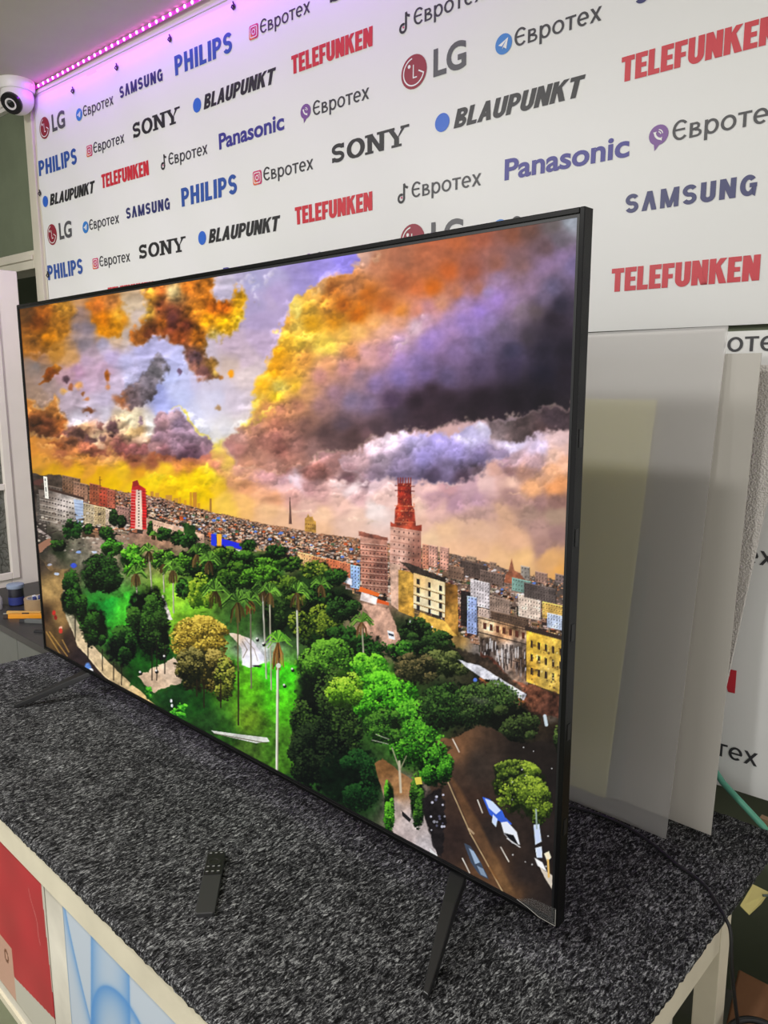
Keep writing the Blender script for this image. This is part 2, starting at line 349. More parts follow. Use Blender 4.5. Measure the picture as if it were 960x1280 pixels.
def relief():
    h = np.abs(fbm(34, 5, 1.4, .8, .5)); e = (np.roll(h, (4, 4), (0, 1))-h)*1.3
    a = np.interp(GY-hz(GX), [-60, -4], [1., .25])*np.interp(GX, [330, 480, 640], [1., .5, .2])
    gap = np.exp(-((GX-262)/46)**2-((GY-500)/62)**2)+np.exp(-((GX-335)/40)**2-((GY-370)/60)**2)
    IMG[:] *= np.clip(1+.5*e*a*(1-np.clip(gap, 0, .9)), .6, 1.5)[..., None]
    for a in ((60,60,400,34,36,3,9,.35),(36,55,522,30,22,3,9,.5),(60,115,548,46,20,3,8,.5),(40,165,545,24,28,3,8,.45),(46,120,572,70,10,2,6,.35),
              (40,222,545,36,28,4,11,.42),(34,215,385,36,32,3,9,.5),(24,280,388,24,24,3,8,.4),(22,240,440,16,26,2,6,.4),(18,180,482,24,20,3,8,.35,-50),
              (50,362,450,26,62,4,11,.4,18),(40,420,370,50,22,5,13,.35,-25),(40,338,540,36,32,4,12,.35),(26,410,440,46,24,4,10,.3,-15),
              (44,530,566,80,18,5,12,.34),(30,400,585,54,14,4,10,.35),(22,660,575,50,18,5,12,.26),(30,430,615,80,12,3,7,.35),(22,600,625,110,22,5,13,.2),(14,690,600,30,26,5,13,.25),(30,310,590,60,14,3,8,.3),(12,650,535,44,12,4,9,.2),(30,235,600,50,16,3,7,.25),(14,480,430,60,12,2,6,.3,-25)):
        puffs(a[0], *a[1:5], a[5]*1.1, a[6]*1.25, a[7]*.52, *a[8:])
    s = box(PX0, PY0, PX1, 735); c = IMG[s]; w_ = np.clip((hz(GX[s])-GY[s])/6, 0, 1)[..., None]*.8
    b_ = sum(np.roll(c, (i, j), (0, 1)) for i in (-1, 0, 1) for j in (-1, 0, 1))/9; IMG[s] = c*(1-w_)+b_*w_
def paint_sky():
    s = box(PX0, PY0, PX1, 740)
    IMG[s] = idw(GX[s]+N1[s]*13, GY[s]+N2[s]*9, cols(SKY), 4.)
    t = N4[s]*.08+N3[s]*.04+NF[s]*.03
    IMG[s] *= (1+t)[..., None]
    # pale wisps high in the lilac gap
    for x, y in ((312, 352), (318, 362), (332, 350), (338, 343), (322, 372), (308, 345), (300, 355)): E(x, y, 8, 4, (225, 215, 235), .9, 7, .7, -60)
    # orange and yellow masses
    P([(112,375),(150,368),(160,385),(153,410),(140,418),(124,420),(118,400)], [(125,385,170,90,30),(130,400,200,110,0),(145,405,212,135,10),(152,395,215,160,50),(128,415,205,125,0),(140,380,195,120,60)], 5, 9, .9, .35)
    P([(24,385),(85,370),(95,380),(85,410),(75,430),(50,445),(30,440)], [(35,392,90,55,25),(48,400,125,60,12),(55,392,150,80,20),(70,400,190,120,30),(60,420,185,110,5),(80,385,190,130,40),(40,430,155,95,30),(75,425,200,130,30)], 8, 10, .85, .4)
    P([(175,350),(240,340),(264,340),(268,372),(285,376),(291,362),(304,358),(311,375),(308,396),(296,414),(270,427),(257,425),(252,440),(264,455),(277,473),(262,476),(248,472),(238,455),(226,440),(213,426),(195,424),(182,432),(170,428),(163,420),(171,412),(178,404),(181,380)],
      [(190,370,215,150,50),(200,365,190,100,40),(218,365,215,190,130),(235,360,190,105,30),(255,362,200,115,30),(200,385,150,75,40),(215,390,110,55,40),(216,400,88,42,38),(215,408,90,40,30),(233,407,105,48,30),(225,420,150,70,30),(205,405,150,80,20),(190,416,115,58,30),(245,390,200,120,30),(265,385,200,100,20),(280,385,190,90,15),(260,400,225,150,10),(280,405,230,170,10),(300,380,225,165,20),(300,400,232,188,30),(270,420,220,190,90),(250,420,190,105,20),(240,445,120,80,80),(255,465,140,90,90),(265,458,210,150,60),(185,390,205,160,60),(175,420,150,85,30)],
      5, 9, 1, .5, rim=((240, 215, 190), 3, .3))
    E(216, 397, 9, 14, (80, 42, 40), .8, 5, .75); E(234, 407, 6, 6, (95, 42, 30), .8, 4, .8); E(202, 378, 5, 7, (135, 70, 45), .8, 4, .7)
    E(183, 417, 8, 6, (105, 52, 30), .7, 5, .8); E(208, 415, 9, 5, (100, 48, 25), .7, 4, .7)
    E(224, 465, 4, 4, (110, 85, 110)); E(290, 468, 4, 7, (218, 140, 20), .5); E(275, 472, 6, 4, (185, 120, 60), .5); E(243, 447, 9, 6, (105, 75, 80), .6, 6, .9, 40); E(256, 464, 10, 8, (125, 80, 75), .6, 6, .85)
    E(272, 510, 4, 5, (175, 120, 50), .5); E(268, 466, 5, 5, (232, 190, 90), .8)
    P([(200,446),(208,455),(206,475),(196,490),(186,500),(170,511),(155,509),(147,500),(155,488),(170,480),(180,468),(190,456)], [(195,465,100,95,100),(185,480,115,105,115),(165,500,115,95,100),(200,455,128,118,128),(180,495,92,82,88),(155,500,150,110,100)], 4, 7, 1, .4)
    E(150, 500, 12, 9, (178, 105, 60), .7, 6, .9, 45); E(158, 510, 12, 4, (205, 145, 110), .7, 5, .8, 15); E(134, 471, 5, 9, (155, 82, 22), .45, 3); E(135, 484, 4, 6, (200, 135, 95), .6)
    P([(49,481),(55,470),(62,460),(72,454),(77,460),(71,470),(60,479)], [(62,465,105,50,15),(72,458,185,115,30),(53,478,150,80,20),(66,470,120,60,20)], 1.5, 5, 1, .5)
    E(44, 458, 9, 10, (138, 126, 124), .9, 5, .7); E(83, 474, 6, 6, (88, 62, 72), .5); E(89, 485, 5, 6, (150, 88, 55), .5); E(98, 482, 6, 6, (222, 158, 95), .7); E(80, 489, 6, 5, (220, 165, 90), .7); E(109, 499, 6, 3, (188, 122, 80), .6, 4, 1, -20); E(112, 514, 10, 4, (122, 70, 42), .5, 4); E(103, 492, 3, 3, (160, 100, 60))
    P([(30,498),(45,505),(56,510),(64,500),(70,492),(77,510),(84,525),(92,540),(86,549),(70,550),(50,547),(34,542)], [(40,505,190,120,50),(68,500,190,125,60),(45,525,108,60,30),(60,530,95,50,30),(75,535,170,95,40),(50,543,90,50,30),(80,545,120,70,50),(72,515,175,110,50)], 4, 7, 1, .35, rim=((235, 185, 120), 2.5, .7))
    for a in ((95,541,16,9,118,80,72),(112,549,9,7,112,76,75),(126,548,6,6,120,85,85),(139,534,11,12,96,66,70),(124,533,4,5,150,100,90),(177,527,3,9,130,105,115),(150,562,18,8,150,88,82),(88,552,12,6,140,88,62),(120,565,22,6,165,95,72),(175,562,18,7,158,98,95),(70,556,14,5,150,85,45),(160,572,24,4,160,92,70)):
        E(*a[:4], (a[4]-8, a[5]-8, a[6]-6), .45, 6, .9, 8, .35)
    for a in ((105,533,10,3,235,190,140),(152,522,9,7,238,215,165),(163,540,10,7,235,195,130),(125,558,6,4,240,205,165),(60,558,20,3,225,165,90),(90,572,26,2,235,170,90),(60,575,18,2,235,165,70),(130,580,20,2,240,180,90)):
        E(*a[:4], a[4:], .9, 5, .75, 6)
    # violet cloud with yellow rim
    P([(191,522),(200,512),(212,513),(220,509),(229,515),(241,530),(252,545),(262,547),(269,555),(262,567),(245,573),(225,575),(205,571),(190,567),(185,560),(192,545)], [(205,530,165,125,130),(222,530,150,125,150),(235,540,160,130,150),(200,545,155,120,135),(220,555,140,110,125),(235,570,105,72,88),(260,553,160,120,135),(205,565,128,82,88),(195,560,170,125,125),(215,520,182,150,160)], 3, 5, 1, .28)
    Ln([(229,513),(241,528),(252,543),(261,547)], 3.4, (242, 218, 85), .9, 5); Ln([(213,512),(221,508),(228,513)], 2.4, (230, 210, 120), .8, 5)
    E(205, 571, 26, 5, (165, 90, 60), .8, 5, .8, 5); E(245, 578, 30, 5, (205, 120, 80), .8, 5, .7, 8)
    for a in ((195,592,16,5,250,228,45),(215,603,16,6,248,215,15),(255,598,14,9,250,215,12),(240,618,22,9,247,208,5),(185,600,12,5,248,212,20),(262,585,8,5,250,220,70),(274,552,5,8,242,222,110),(289,575,9,4,245,205,95),(305,577,9,3,238,190,130)):
        E(*a[:4], a[4:], .8, 7, .8)
    # the big cloud
    P([(282,561),(300,536),(312,511),(320,486),(328,466),(342,431),(352,405),(362,380),(380,366),(400,351),(420,346),(437,341),(444,326),(450,300),(460,240),(760,225),(760,502),(700,508),(655,515),(610,521),(560,529),(530,536),(500,541),(470,547),(445,560),(430,566),(400,570),(380,580),(345,585),(300,582)], cols(BIG), 4, 7, 1, .1, rim=((240, 215, 180), 2.2, .4))
    for a in ((415,362,16,5,160,88,28,-35),(402,375,9,4,185,105,20,-40),(395,365,9,4,222,180,110,-40),(445,392,22,8,218,112,0,-25),(372,392,9,6,238,222,120,-60),(385,420,26,4,244,214,90,0),(405,437,18,4,248,220,95,10),(352,418,5,14,240,205,90,20),(350,485,14,7,250,228,120,0),(345,476,10,7,248,215,80,0),(330,520,30,4,240,200,80,-38),(318,505,16,5,248,225,110,-45),(308,528,16,4,250,225,90,-45),(470,322,8,6,235,180,140,-30)):
        E(*a[:4], a[4:7], .85, 7, .7, a[7])
    for a in ((520,405,9,3),(528,396,6,3),(505,428,8,3),(497,434,6,2),(512,415,5,2),(488,440,6,2)): E(*a, (238, 200, 212), .8, 5, .8, -40)
    for a in ((630,480,14,60,45,38,45,0),(655,480,8,34,62,55,58,8)): E(*a[:4], a[4:7], .9, 1, .22)
    for a in ((425,548,70,15,80,58,58,4),(505,528,70,16,62,46,54,-8),(580,508,110,24,36,26,33,-10),(665,486,70,34,24,19,26,-12),(690,420,44,40,34,29,40,-30)):
        E(*a[:4], a[4:7], .9, 3, .62, a[7], .08)
    for a in ((600,385,74,17,164,130,205,-33),(545,418,50,14,168,136,200,-33),(690,330,60,12,142,116,158,-33),(500,462,50,14,140,116,172,-25)):
        E(*a[:4], a[4:7], .95, 3, .5, a[7], .06)
    P([(606,522),(640,519),(660,514),(745,503),(745,534),(690,540),(670,544),(640,553),(618,550),(610,540)], [(630,525,100,85,85),(650,530,72,58,58),(690,525,66,52,58),(640,545,112,92,92),(620,545,142,122,125),(680,540,80,60,60),(620,530,110,92,95)], 5, 7, 1, .3)
    P([(445,566),(460,556),(480,546),(505,541),(530,541),(545,538),(565,545),(575,535),(600,526),(611,535),(619,555),(635,564),(633,572),(615,580),(606,590),(600,598),(590,604),(565,604),(540,604),(520,604),(500,601),(480,600),(455,596),(430,586),(420,575)], [(470,555,235,205,215),(490,550,230,205,220),(520,550,200,185,235),(545,555,175,160,225),(530,570,165,150,215),(570,565,160,145,205),(590,545,205,195,235),(605,535,215,205,235),(600,570,135,120,165),(620,565,150,130,160),(560,585,125,110,145),(540,595,85,70,95),(580,598,78,58,74),(600,590,100,80,90),(500,580,155,135,170),(480,575,190,165,185),(470,590,150,125,145),(500,595,110,95,125),(450,575,205,165,170),(440,590,165,125,130)], 5, 7, 1, .16, rim=((245, 235, 245), 2.5, .25))
    E(395, 592, 34, 8, (150, 98, 92), .8, 6, .75, 8); E(430, 598, 20, 4, (115, 80, 88), .8, 4, .8, 10)
    for a in ((362,598,10,5,240,218,228),(425,606,16,4,244,215,215),(455,606,14,4,244,218,220),(475,634,9,3,250,232,228),(580,548,12,5,225,215,240),(600,532,9,5,232,225,245),(480,550,12,4,245,225,235),(640,558,22,3,232,215,240),(628,578,12,2,240,200,195),(500,606,18,3,244,212,212),(560,606,24,2,240,205,200),(645,618,14,2,245,195,160),(380,640,30,2,248,210,185),(455,650,26,2,250,220,195),(690,548,20,4,235,200,200)):
        E(*a[:4], a[4:], .8, 5, .8, 4)
    for a in ((560,620,44,5,172,134,148),(650,628,60,7,158,120,118),(590,645,40,3,190,148,140),(670,655,40,5,168,132,124),(390,612,28,4,190,140,140),(320,600,30,3,205,150,150),(690,680,26,6,160,124,116),(655,590,30,5,165,122,112)):
        E(*a[:4], a[4:], .9, 6, .55, 3)
    E(262, 522, 30, 40, (232, 228, 244), 1., 4, .55, 0, .03); E(225, 490, 22, 26, (206, 210, 250), 1., 4, .5, 0, .03); E(44, 531, 16, 12, (72, 42, 28), .9, 5, .7, 0, .2); E(66, 536, 14, 8, (96, 52, 32), .9, 5, .6, 0, .2)
    E(722, 275, 26, 34, (165, 172, 185), 1., 2, .35)  # bluish room reflection on the screen's top right corner, painted into the picture

GRD = """45,605,60,50,45 70,610,110,95,80 50,640,90,80,72 80,640,150,140,130 110,630,120,95,75 140,630,130,85,60 160,640,150,110,100 55,680,55,50,45 65,700,95,85,75 55,720,120,95,65 75,690,40,50,30
62,760,110,85,50 75,790,60,45,38 95,820,50,38,36 130,850,55,42,40 60,800,80,60,40 100,690,120,115,100 125,675,170,150,135 190,640,160,120,110 230,650,150,110,85 270,660,160,115,90 320,670,150,110,85 360,680,140,100,80 400,690,145,100,75
430,700,140,95,70 205,660,150,115,95 240,672,150,130,110 150,770,50,140,40 165,790,60,160,40 120,760,40,120,40 180,835,25,70,20 215,750,140,190,50 235,760,110,160,40 260,710,40,75,25 330,710,45,90,30 390,730,35,60,25
420,750,20,40,18 300,780,60,100,40 350,780,25,45,20 320,820,190,190,195 300,850,70,150,30 340,850,85,195,30 345,900,80,160,25 300,890,80,120,30 270,900,35,80,25 240,890,20,55,20 370,940,45,90,30 310,930,70,100,35 360,960,40,80,30
420,960,15,35,18 450,990,25,55,22 400,880,30,55,20 480,860,60,130,30 520,930,50,110,30 500,790,40,55,30 480,740,170,135,120 470,790,190,150,130 520,800,25,40,22 560,820,60,65,40 600,840,45,45,30 560,880,25,40,20 620,880,35,45,25
660,880,70,55,40 690,900,50,40,30 690,940,35,28,25 640,930,30,30,22 590,940,55,42,35 560,960,60,45,35 590,1000,55,42,36 620,1020,45,38,34 660,1060,45,38,34 600,1070,70,52,40 640,1110,75,55,42 690,1120,40,34,32 540,1020,35,30,28 510,1000,150,130,125
500,730,150,110,85 540,740,150,115,80 580,720,110,90,80 620,740,120,100,90 660,750,125,105,95 690,740,90,80,75 590,780,130,110,100 620,800,110,90,80 650,820,110,85,70 690,820,170,140,70 600,810,130,120,115 570,790,150,120,70 700,770,140,120,110"""
HZ = [(30,588),(50,594),(75,597),(95,603),(130,610),(160,616),(200,622),(240,633),(265,640),(300,648),(330,655),(360,660),(400,667),(430,671),(470,677),(520,684),(560,692),(600,700),(640,714),(690,724),(745,736)]
def hz(x): return np.interp(x, [p[0] for p in HZ], [p[1] for p in HZ])

def shade(c, k): return np.clip(np.array(c, float)*k, 0, 255)

def block(x, y, w, h, c, win=True, lean=.0, floors=None, colsn=None, wc=(50, 42, 40)):
    """a small facade: wall, lit roof line, rows of windows"""
    dx = w*.22
    P([(x, y), (x+w, y+dx), (x+w+lean*h, y+dx+h), (x+lean*h, y+h)], tuple(c), .7, 0, 1, .25)
    Ln([(x, y), (x+w, y+dx)], .9, shade(c, 1.35), .8); Ln([(x+w, y+dx), (x+w, y+dx+h)], .8, shade(c, .45), .8)
    if win and w > 4:
        fl = floors or max(1, int(h/4.2)); cn = colsn or max(1, int(w/3.2))
        for i in range(fl):
            for j in range(cn):
                if prng.random() < .12: continue
                fx = (j+.55)/cn; px = x+w*fx; py = y+dx*fx+h*(i+.45)/fl
                dab(px, py, max(.55, w/cn*.22), shade(wc, prng.uniform(.6, 1.4)), .9, .75)
            if prng.random() < .5: Ln([(x, y+h*(i+.95)/fl), (x+w, y+dx+h*(i+.95)/fl)], .6, shade(c, .6), .6)

PAL = [(196,168,140),(176,130,105),(150,110,90),(205,185,170),(120,95,80),(165,140,125),(210,160,120),(140,125,120),(90,75,68),(185,150,110),(225,205,185),(150,95,70)]

def paint_ground():
    g = cols(GRD); y0 = 585
    s = box(PX0, y0, PX1, PY1)
    m = np.clip((GY[s]-hz(GX[s])+N3[s]*2)*1.2+.5, 0, 1)
    c = idw(GX[s]+N1[s]*10, GY[s]+N2[s]*10, g, 3.6)*(1+N3[s]*.3+NF[s]*.3)[..., None]
    put(s, m, c)
    # far skyline in haze
    for x, w, h, cc in ((188,4,8,(190,130,60)),(194,5,7,(200,140,60)),(237,3,19,(205,140,40)),(241,5,20,(195,125,50)),(230,3,7,(215,150,40)),(262,2.5,18,(150,100,50)),(224,2,9,(205,145,40)),(207,8,7,(190,135,70)),(217,6,6,(195,140,60)),(247,3,8,(205,140,40))):
        yy = hz(x)-h+2; P([(x, yy), (x+w, yy), (x+w, yy+h), (x, yy+h)], cc, .9, 0, .85)
    # roofs and houses, small and hazy far off, larger nearer
    for k in range(3000):
        t = prng.random()**1.35
        x = prng.uniform(100, 708)
        top = hz(x)
        depth = np.interp(x, [36, 120, 200, 260, 330, 400, 450, 520, 600, 660, 710], [60, 58, 36, 34, 30, 42, 70, 70, 110, 120, 120])
        y = top-1+t*depth
        sz = 1.6+t*np.interp(x, [40, 200, 400, 500, 710], [10, 6, 6, 8, 12])
        cc = np.array(PAL[prng.integers(len(PAL))], float)*prng.uniform(.55, 1.12)
        if x > 560: cc = cc*.8+prng.uniform(-8, 8, 3)
        hzm = np.clip(1-t*3.2, 0, 1)*.6
        cc = cc*(1-hzm)+np.array((205, 140, 95))*hzm
        w = sz*prng.uniform(.7, 1.5); h = sz*prng.uniform(.5, 1.0)
        if prng.random() < .3: cc = shade(cc, .38)
        P([(x, y), (x+w, y+w*.2), (x+w, y+w*.2+h), (x, y+h)], tuple(cc), .7, 0, .92)
        if sz > 4: Ln([(x, y), (x+w, y+w*.2)], .8, shade(cc, 1.4), .8)
        if sz > 4.5:
            for j in range(int(w/2.4)): dab(x+1.2+j*2.4, y+h*.55+j*.4, .6, (48, 38, 36), .85)
    for k in range(5200):                     # clutter of roofs, openings, walls and washing
        x = prng.uniform(120, 706); t = prng.random()**1.2; y = hz(x)+1+t*np.interp(x, [120, 200, 260, 330, 400, 450, 520, 600, 660, 710], [58, 34, 30, 26, 40, 66, 66, 108, 118, 118])
        z_ = prng.uniform(.5, .75+t*np.interp(x, [120, 400, 710], [.9, .7, 1.3]))
        dab(x, y, z_, [(34,26,26),(44,36,34),(62,48,42),(236,220,204),(222,180,150),(206,128,88),(92,76,70),(190,176,170)][prng.integers(8)], .75, prng.choice([.7, 1, 2.2]))
    for k in range(130):
        x = prng.uniform(190, 690); y = hz(x)+prng.uniform(4, 34); dab(x, y, prng.uniform(.8, 1.8), [(90,130,210),(60,90,60),(225,220,225),(200,90,40)][prng.integers(4)], .8, 1.5)
    # left district
    P([(38,592),(75,595),(100,606),(100,614),(38,610)], (74, 62, 54), 2, 3, 1, .4)
    P([(45,596),(62,598),(48,605),(40,602)], (92, 60, 55), 2, 3)
    for a in ((78,594,22,22,(120,90,70)),(92,602,18,22,(145,110,90)),(112,604,14,26,(150,85,60)),(124,608,12,24,(165,75,55)),(134,612,10,22,(160,90,70)),(56,606,22,18,(100,88,80)),(100,628,20,26,(165,150,125)),(118,632,16,24,(175,155,120)),(132,636,14,20,(190,170,150)),(146,632,16,18,(150,115,105)),(46,618,16,34,(95,88,82)),(40,650,18,24,(70,62,58))):
        block(*a)
    P([(62,612),(104,625),(104,657),(66,652),(52,650),(48,612)], [(60,620,120,108,100),(80,630,175,165,160),(95,630,185,178,172),(60,648,115,105,95),(90,648,150,140,130)], .8, 0, 1, .3)
    Ln([(48,608),(104,623)], 3, (70, 52, 46), .9)
    for i in range(5):
        for j in range(12): dab(55+j*3.6, 620+i*6.4+j*.9, .95, (62, 55, 55), .85)
        Ln([(50,624+i*6.4),(92,633+i*6)], .7, (210, 200, 190), .6)
    P([(92,624),(104,626),(104,658),(96,656)], (168, 182, 205), .7, 0, 1, .15)
    for i in range(7): Ln([(93,629+i*4),(104,630.5+i*4)], .6, (120, 132, 160), .8)
    for k in range(120): dab(prng.uniform(42, 160), prng.uniform(640, 690), prng.uniform(.6, 1.6), [(200,190,175),(60,52,46),(110,95,85),(150,140,130)][prng.integers(4)], .8, 1.5)
    # red and white tower
    P([(164,614),(166,602),(172,600),(174,606),(182,611),(184,662),(163,660)], (196, 42, 44), .7, 0, 1, .2)
    P([(170,612),(177,613),(178,662),(169,661)], (222, 196, 180), .6); P([(166,602),(172,600),(173,607),(166,609)], (150, 40, 36), .6)
    for i in range(13):
        y = 613+i*3.7; Ln([(164,y),(170,y+.5)], 1., (232,170,160), .7); Ln([(178,y+1),(183.5,y+1.6)], 1., (120,22,28), .7); dab(173.5,y,.9,(60,40,42))
    Ln([(125,596),(125,616)], .9, (110,70,30)); Ln([(124,600),(127,600)], .6, (110,70,30))
    # long pale building, blue and yellow signboard
    P([(183,647),(255,668),(255,682),(183,662)], (202,168,145), .7, 0, 1, .3)
    for j in range(24): dab(185+j*2.9, 654+j*.86, .8, (80,58,50)); dab(185+j*2.9, 660+j*.86, .7, (120,90,75))
    P([(226,652),(243,657),(248,676),(232,668)], (40,70,28), 1, 4, 1, .5)
    P([(264,667),(270,668),(271,684),(264,681)], (44,62,205), .5); P([(271,667),(277,668),(277,688),(271,686)], (236,170,60), .5); P([(277,673),(302,680),(302,687),(282,682),(282,690),(277,688)], (42,50,205), .5); P([(283,684),(302,688),(301,692),(283,690)], (210,205,215), .6)
    # church spire, ornate yellow block
    P([(361,655),(362,627),(363,627),(365,655)], (96,66,58), .7); Ln([(362.5,622),(362.5,640)], .9, (90,66,60))
    P([(381,648),(384,646),(385,642),(387,646),(391,646),(392,650),(395,652),(395,666),(381,664)], (214,160,70), .6, 0, 1, .4)
    for j in range(5): dab(383+j*2.6, 655+j*.4, .7, (110,70,30)); dab(383+j*2.6, 660+j*.4, .7, (110,70,30))
    for a in ((372,690,20,22,(215,170,120)),(390,695,18,24,(205,140,95)),(408,698,18,24,(190,110,75)),(424,702,14,26,(205,125,90)),(438,706,12,28,(150,175,215))): block(*a)
    P([(420,716),(440,724),(440,732),(420,724)], (222,222,235), .7)
    # hotel with balconies
    P([(450,668),(452,664),(454,669),(484,674),(485,742),(452,736)], [(455,680,205,150,130),(475,680,190,130,110),(455,710,180,125,105),(475,715,120,80,70),(470,735,150,110,95)], .8, 0, 1, .3)
    for i in range(8):
        y = 680+i*7.4; Ln([(450,y),(485,y+3)], 1., (110,70,60), .8); Ln([(450,y-1.3),(485,y+1.7)], .7, (235,200,180), .6)
        for j in range(7): dab(454+j*4.6, y+3.6+j*.35, 1.15, (62,40,40), .9, .7)
    P([(449,664),(485,672),(485,676),(449,670)], (130,75,60), .7, 1, 1, .4)
    # the tall tower
    P([(488,654),(526,660),(527,716),(487,706)], [(490,670,215,165,145),(508,670,205,155,135),(522,680,150,100,85),(500,695,205,165,150),(522,700,140,95,80)], .8, 0, 1, .25)
    for i in range(6):
        for j in range(6): dab(493+j*6, 664+i*8.2+j*.8, 1.3, (70,44,42), .9, .65)
        Ln([(488,660+i*8.2),(526,666+i*8.2)], .7, (150,95,80), .7)
    P([(493,655),(494,636),(497,630),(497,604),(514,604),(515,632),(518,637),(520,657),(527,656),(527,664),(488,658),(488,652)], [(500,610,150,42,26),(512,620,120,32,22),(498,640,165,52,30),(515,645,140,45,28),(505,655,170,70,45)], .7, 0, 1, .5)
    for x in (497.5,500.5,503.5,507,510.5,513.5): Ln([(x,597.5),(x,606)], 1.3, (130,36,26))
    for y in (607,613,632,638,652): Ln([(494,y),(518,y+1)], 1.1, (222,110,70) if y > 620 else (90,24,20), .9)
    for k in range(90): dab(prng.uniform(495,518), prng.uniform(604,656), prng.uniform(.5,1.1), [(70,16,14),(215,110,70),(235,150,110)][prng.integers(3)], .8, .7)
    for a in ((528,680,8,30,(190,130,105)),(536,681,11,26,(202,150,132)),(550,683,11,28,(198,148,130)),(651,707,11,16,(160,150,140)),(669,714,15,13,(165,130,115)),(583,694,12,6,(165,135,110)),(612,702,8,6,(150,120,100)),(694,717,12,10,(130,110,105))): block(*a)
    P([(630,728),(632,718),(636,713),(638,704),(639.5,698),(641,704),(643,713),(650,717),(656,724),(656,732)], (150,92,66), .7, 0, 1, .4)
    # yellow block beside the tower
    P([(487,704),(500,706),(500,764),(489,756)], (205,170,150), .7, 0, 1, .3)
    P([(498,712),(518,716),(518,772),(498,764)], [(502,730,190,150,70),(512,760,175,135,60)], .7, 0, 1, .4)
    P([(500,702),(556,722),(556,730),(517,720)], (62,52,46), 1, 2, 1, .5)
    P([(517,716),(556,728),(556,772),(517,760)], [(520,725,220,185,130),(550,740,225,205,165),(530,755,230,215,180)], .7, 0, 1, .15)
    for i in range(4):
        y = 723+i*11
        for j in range(3): P([(521+j*14,y+j*4.2),(524.5+j*14,y+1+j*4.2),(524.5+j*14,y+8+j*4.2),(521+j*14,y+7+j*4.2)], (48,42,44), .5)
        P([(517,y+8.5),(556,y+20.5),(556,y+22),(517,y+10)], (150,120,80), .5)
    P([(556,728),(572,732),(573,796),(556,785)], [(560,740,120,85,40),(568,770,165,125,60)], .7, 0, 1, .4)
    P([(525,765),(556,776),(570,794),(545,800),(520,775)], (205,165,80), 1, 2, 1, .3)
    P([(450,733),(475,742),(473,746),(448,739)], (216,110,50), .6); P([(470,748),(486,753),(486,757),(470,753)], (205,95,45), .6); P([(452,740),(472,747),(470,756),(450,750)], (225,210,205), .7, 0, 1, .2)
    # right quarter
    for a in ((588,724,24,32,(188,180,182)),(576,738,12,44,(40,34,32)),(584,745,12,46,(150,165,205)),(598,760,14,40,(175,155,145)),(612,745,26,26,(140,120,108)),(640,722,24,16,(120,150,140)),(648,742,28,28,(215,195,180)),(678,752,26,20,(205,170,95)),(684,766,24,18,(190,200,220)),(614,764,46,16,(90,72,60)),(575,700,34,18,(80,66,60)),(600,712,30,14,(110,92,84)),(655,728,40,18,(95,84,80)),(560,706,20,16,(120,95,80))): block(*a)
    P([(598,770),(660,786),(660,866),(628,850),(600,815)], [(605,785,215,185,150),(630,790,170,130,95),(610,810,60,50,46),(635,815,160,150,145),(650,830,95,75,62),(620,835,150,135,125)], .8, 0, 1, .55)
    for j in range(7): P([(604+j*8,778+j*2),(608+j*8,779+j*2),(608+j*8,787+j*2),(604+j*8,786+j*2)], (92,52,40), .5)
    Ln([(598,772),(660,788)], 1.4, (70,56,48)); Ln([(598,790),(660,806)], 1.2, (58,46,42)); Ln([(600,812),(660,832)], 1.2, (62,50,45))
    for k in range(150): Ln([(x := prng.uniform(600,658), y := 794+(x-600)*.3+prng.uniform(0,30)), (x, y+prng.uniform(3,12))], prng.uniform(.8,2), [(38,30,30),(200,195,195),(120,105,98),(60,48,42)][prng.integers(4)], .8)
    P([(658,786),(706,798),(706,870),(658,852)], [(665,800,215,178,70),(690,810,205,172,80),(680,840,210,180,95),(665,840,190,150,60)], .8, 0, 1, .35)
    P([(656,782),(706,796),(706,801),(656,788)], (60,48,42), .8)
    for i in range(3):
        for j in range(5): P([(663+j*9,800+i*17+j*2.4),(666+j*9,801+i*17+j*2.4),(666+j*9,810+i*17+j*2.4),(663+j*9,809+i*17+j*2.4)], (60,46,38), .5)
    for k in range(50): dab(prng.uniform(660,704), prng.uniform(806,862), prng.uniform(.6,1.6), [(120,90,40),(235,215,150),(80,62,44)][prng.integers(3)], .7)
    P([(600,812),(620,822),(640,848),(700,872),(700,905),(640,880),(600,850)], [(620,840,95,58,46),(660,868,110,70,52),(690,885,85,55,44)], 2, 5, 1, .6)
    # street between the hotel and the park
    P([(455,752),(486,760),(500,800),(492,828),(478,800),(462,770)], (196,158,138), 1.2, 3, 1, .25)
    P([(484,788),(492,790),(494,800),(486,798)], (222,226,235), .7); P([(485,791),(492,793),(492,796),(486,794)], (60,66,80), .5)
    P([(512,774),(541,783),(538,792),(511,784)], (232,230,230), .7)
    # --- road on the left
    P([(44,690),(62,715),(86,712),(80,735),(84,765),(104,800),(150,860),(190,900),(120,870),(56,815)], [(52,700,70,58,48),(65,735,170,140,90),(60,770,60,42,30),(72,770,150,120,75),(70,800,95,72,42),(85,800,58,44,40),(100,825,48,38,38),(140,860,52,42,40)], 1.2, 2, 1, .2)
    for a in ((62,790,84,820),(58,790,78,822),(78,800,86,815)): Ln([a[:2], a[2:]], 1.6, (190,150,80), .6)
    P([(84,730),(92,768),(108,797),(150,842),(205,890),(196,900),(168,880),(128,842),(98,808),(82,770),(78,740)], [(90,770,165,155,130),(110,805,185,165,135),(150,850,190,168,130),(185,885,200,172,120),(85,745,120,110,90)], 1, 1.5, 1, .25)
    Ln([(80,735),(83,768),(98,806),(128,842),(170,880)], 1.1, (235,215,180), .5)
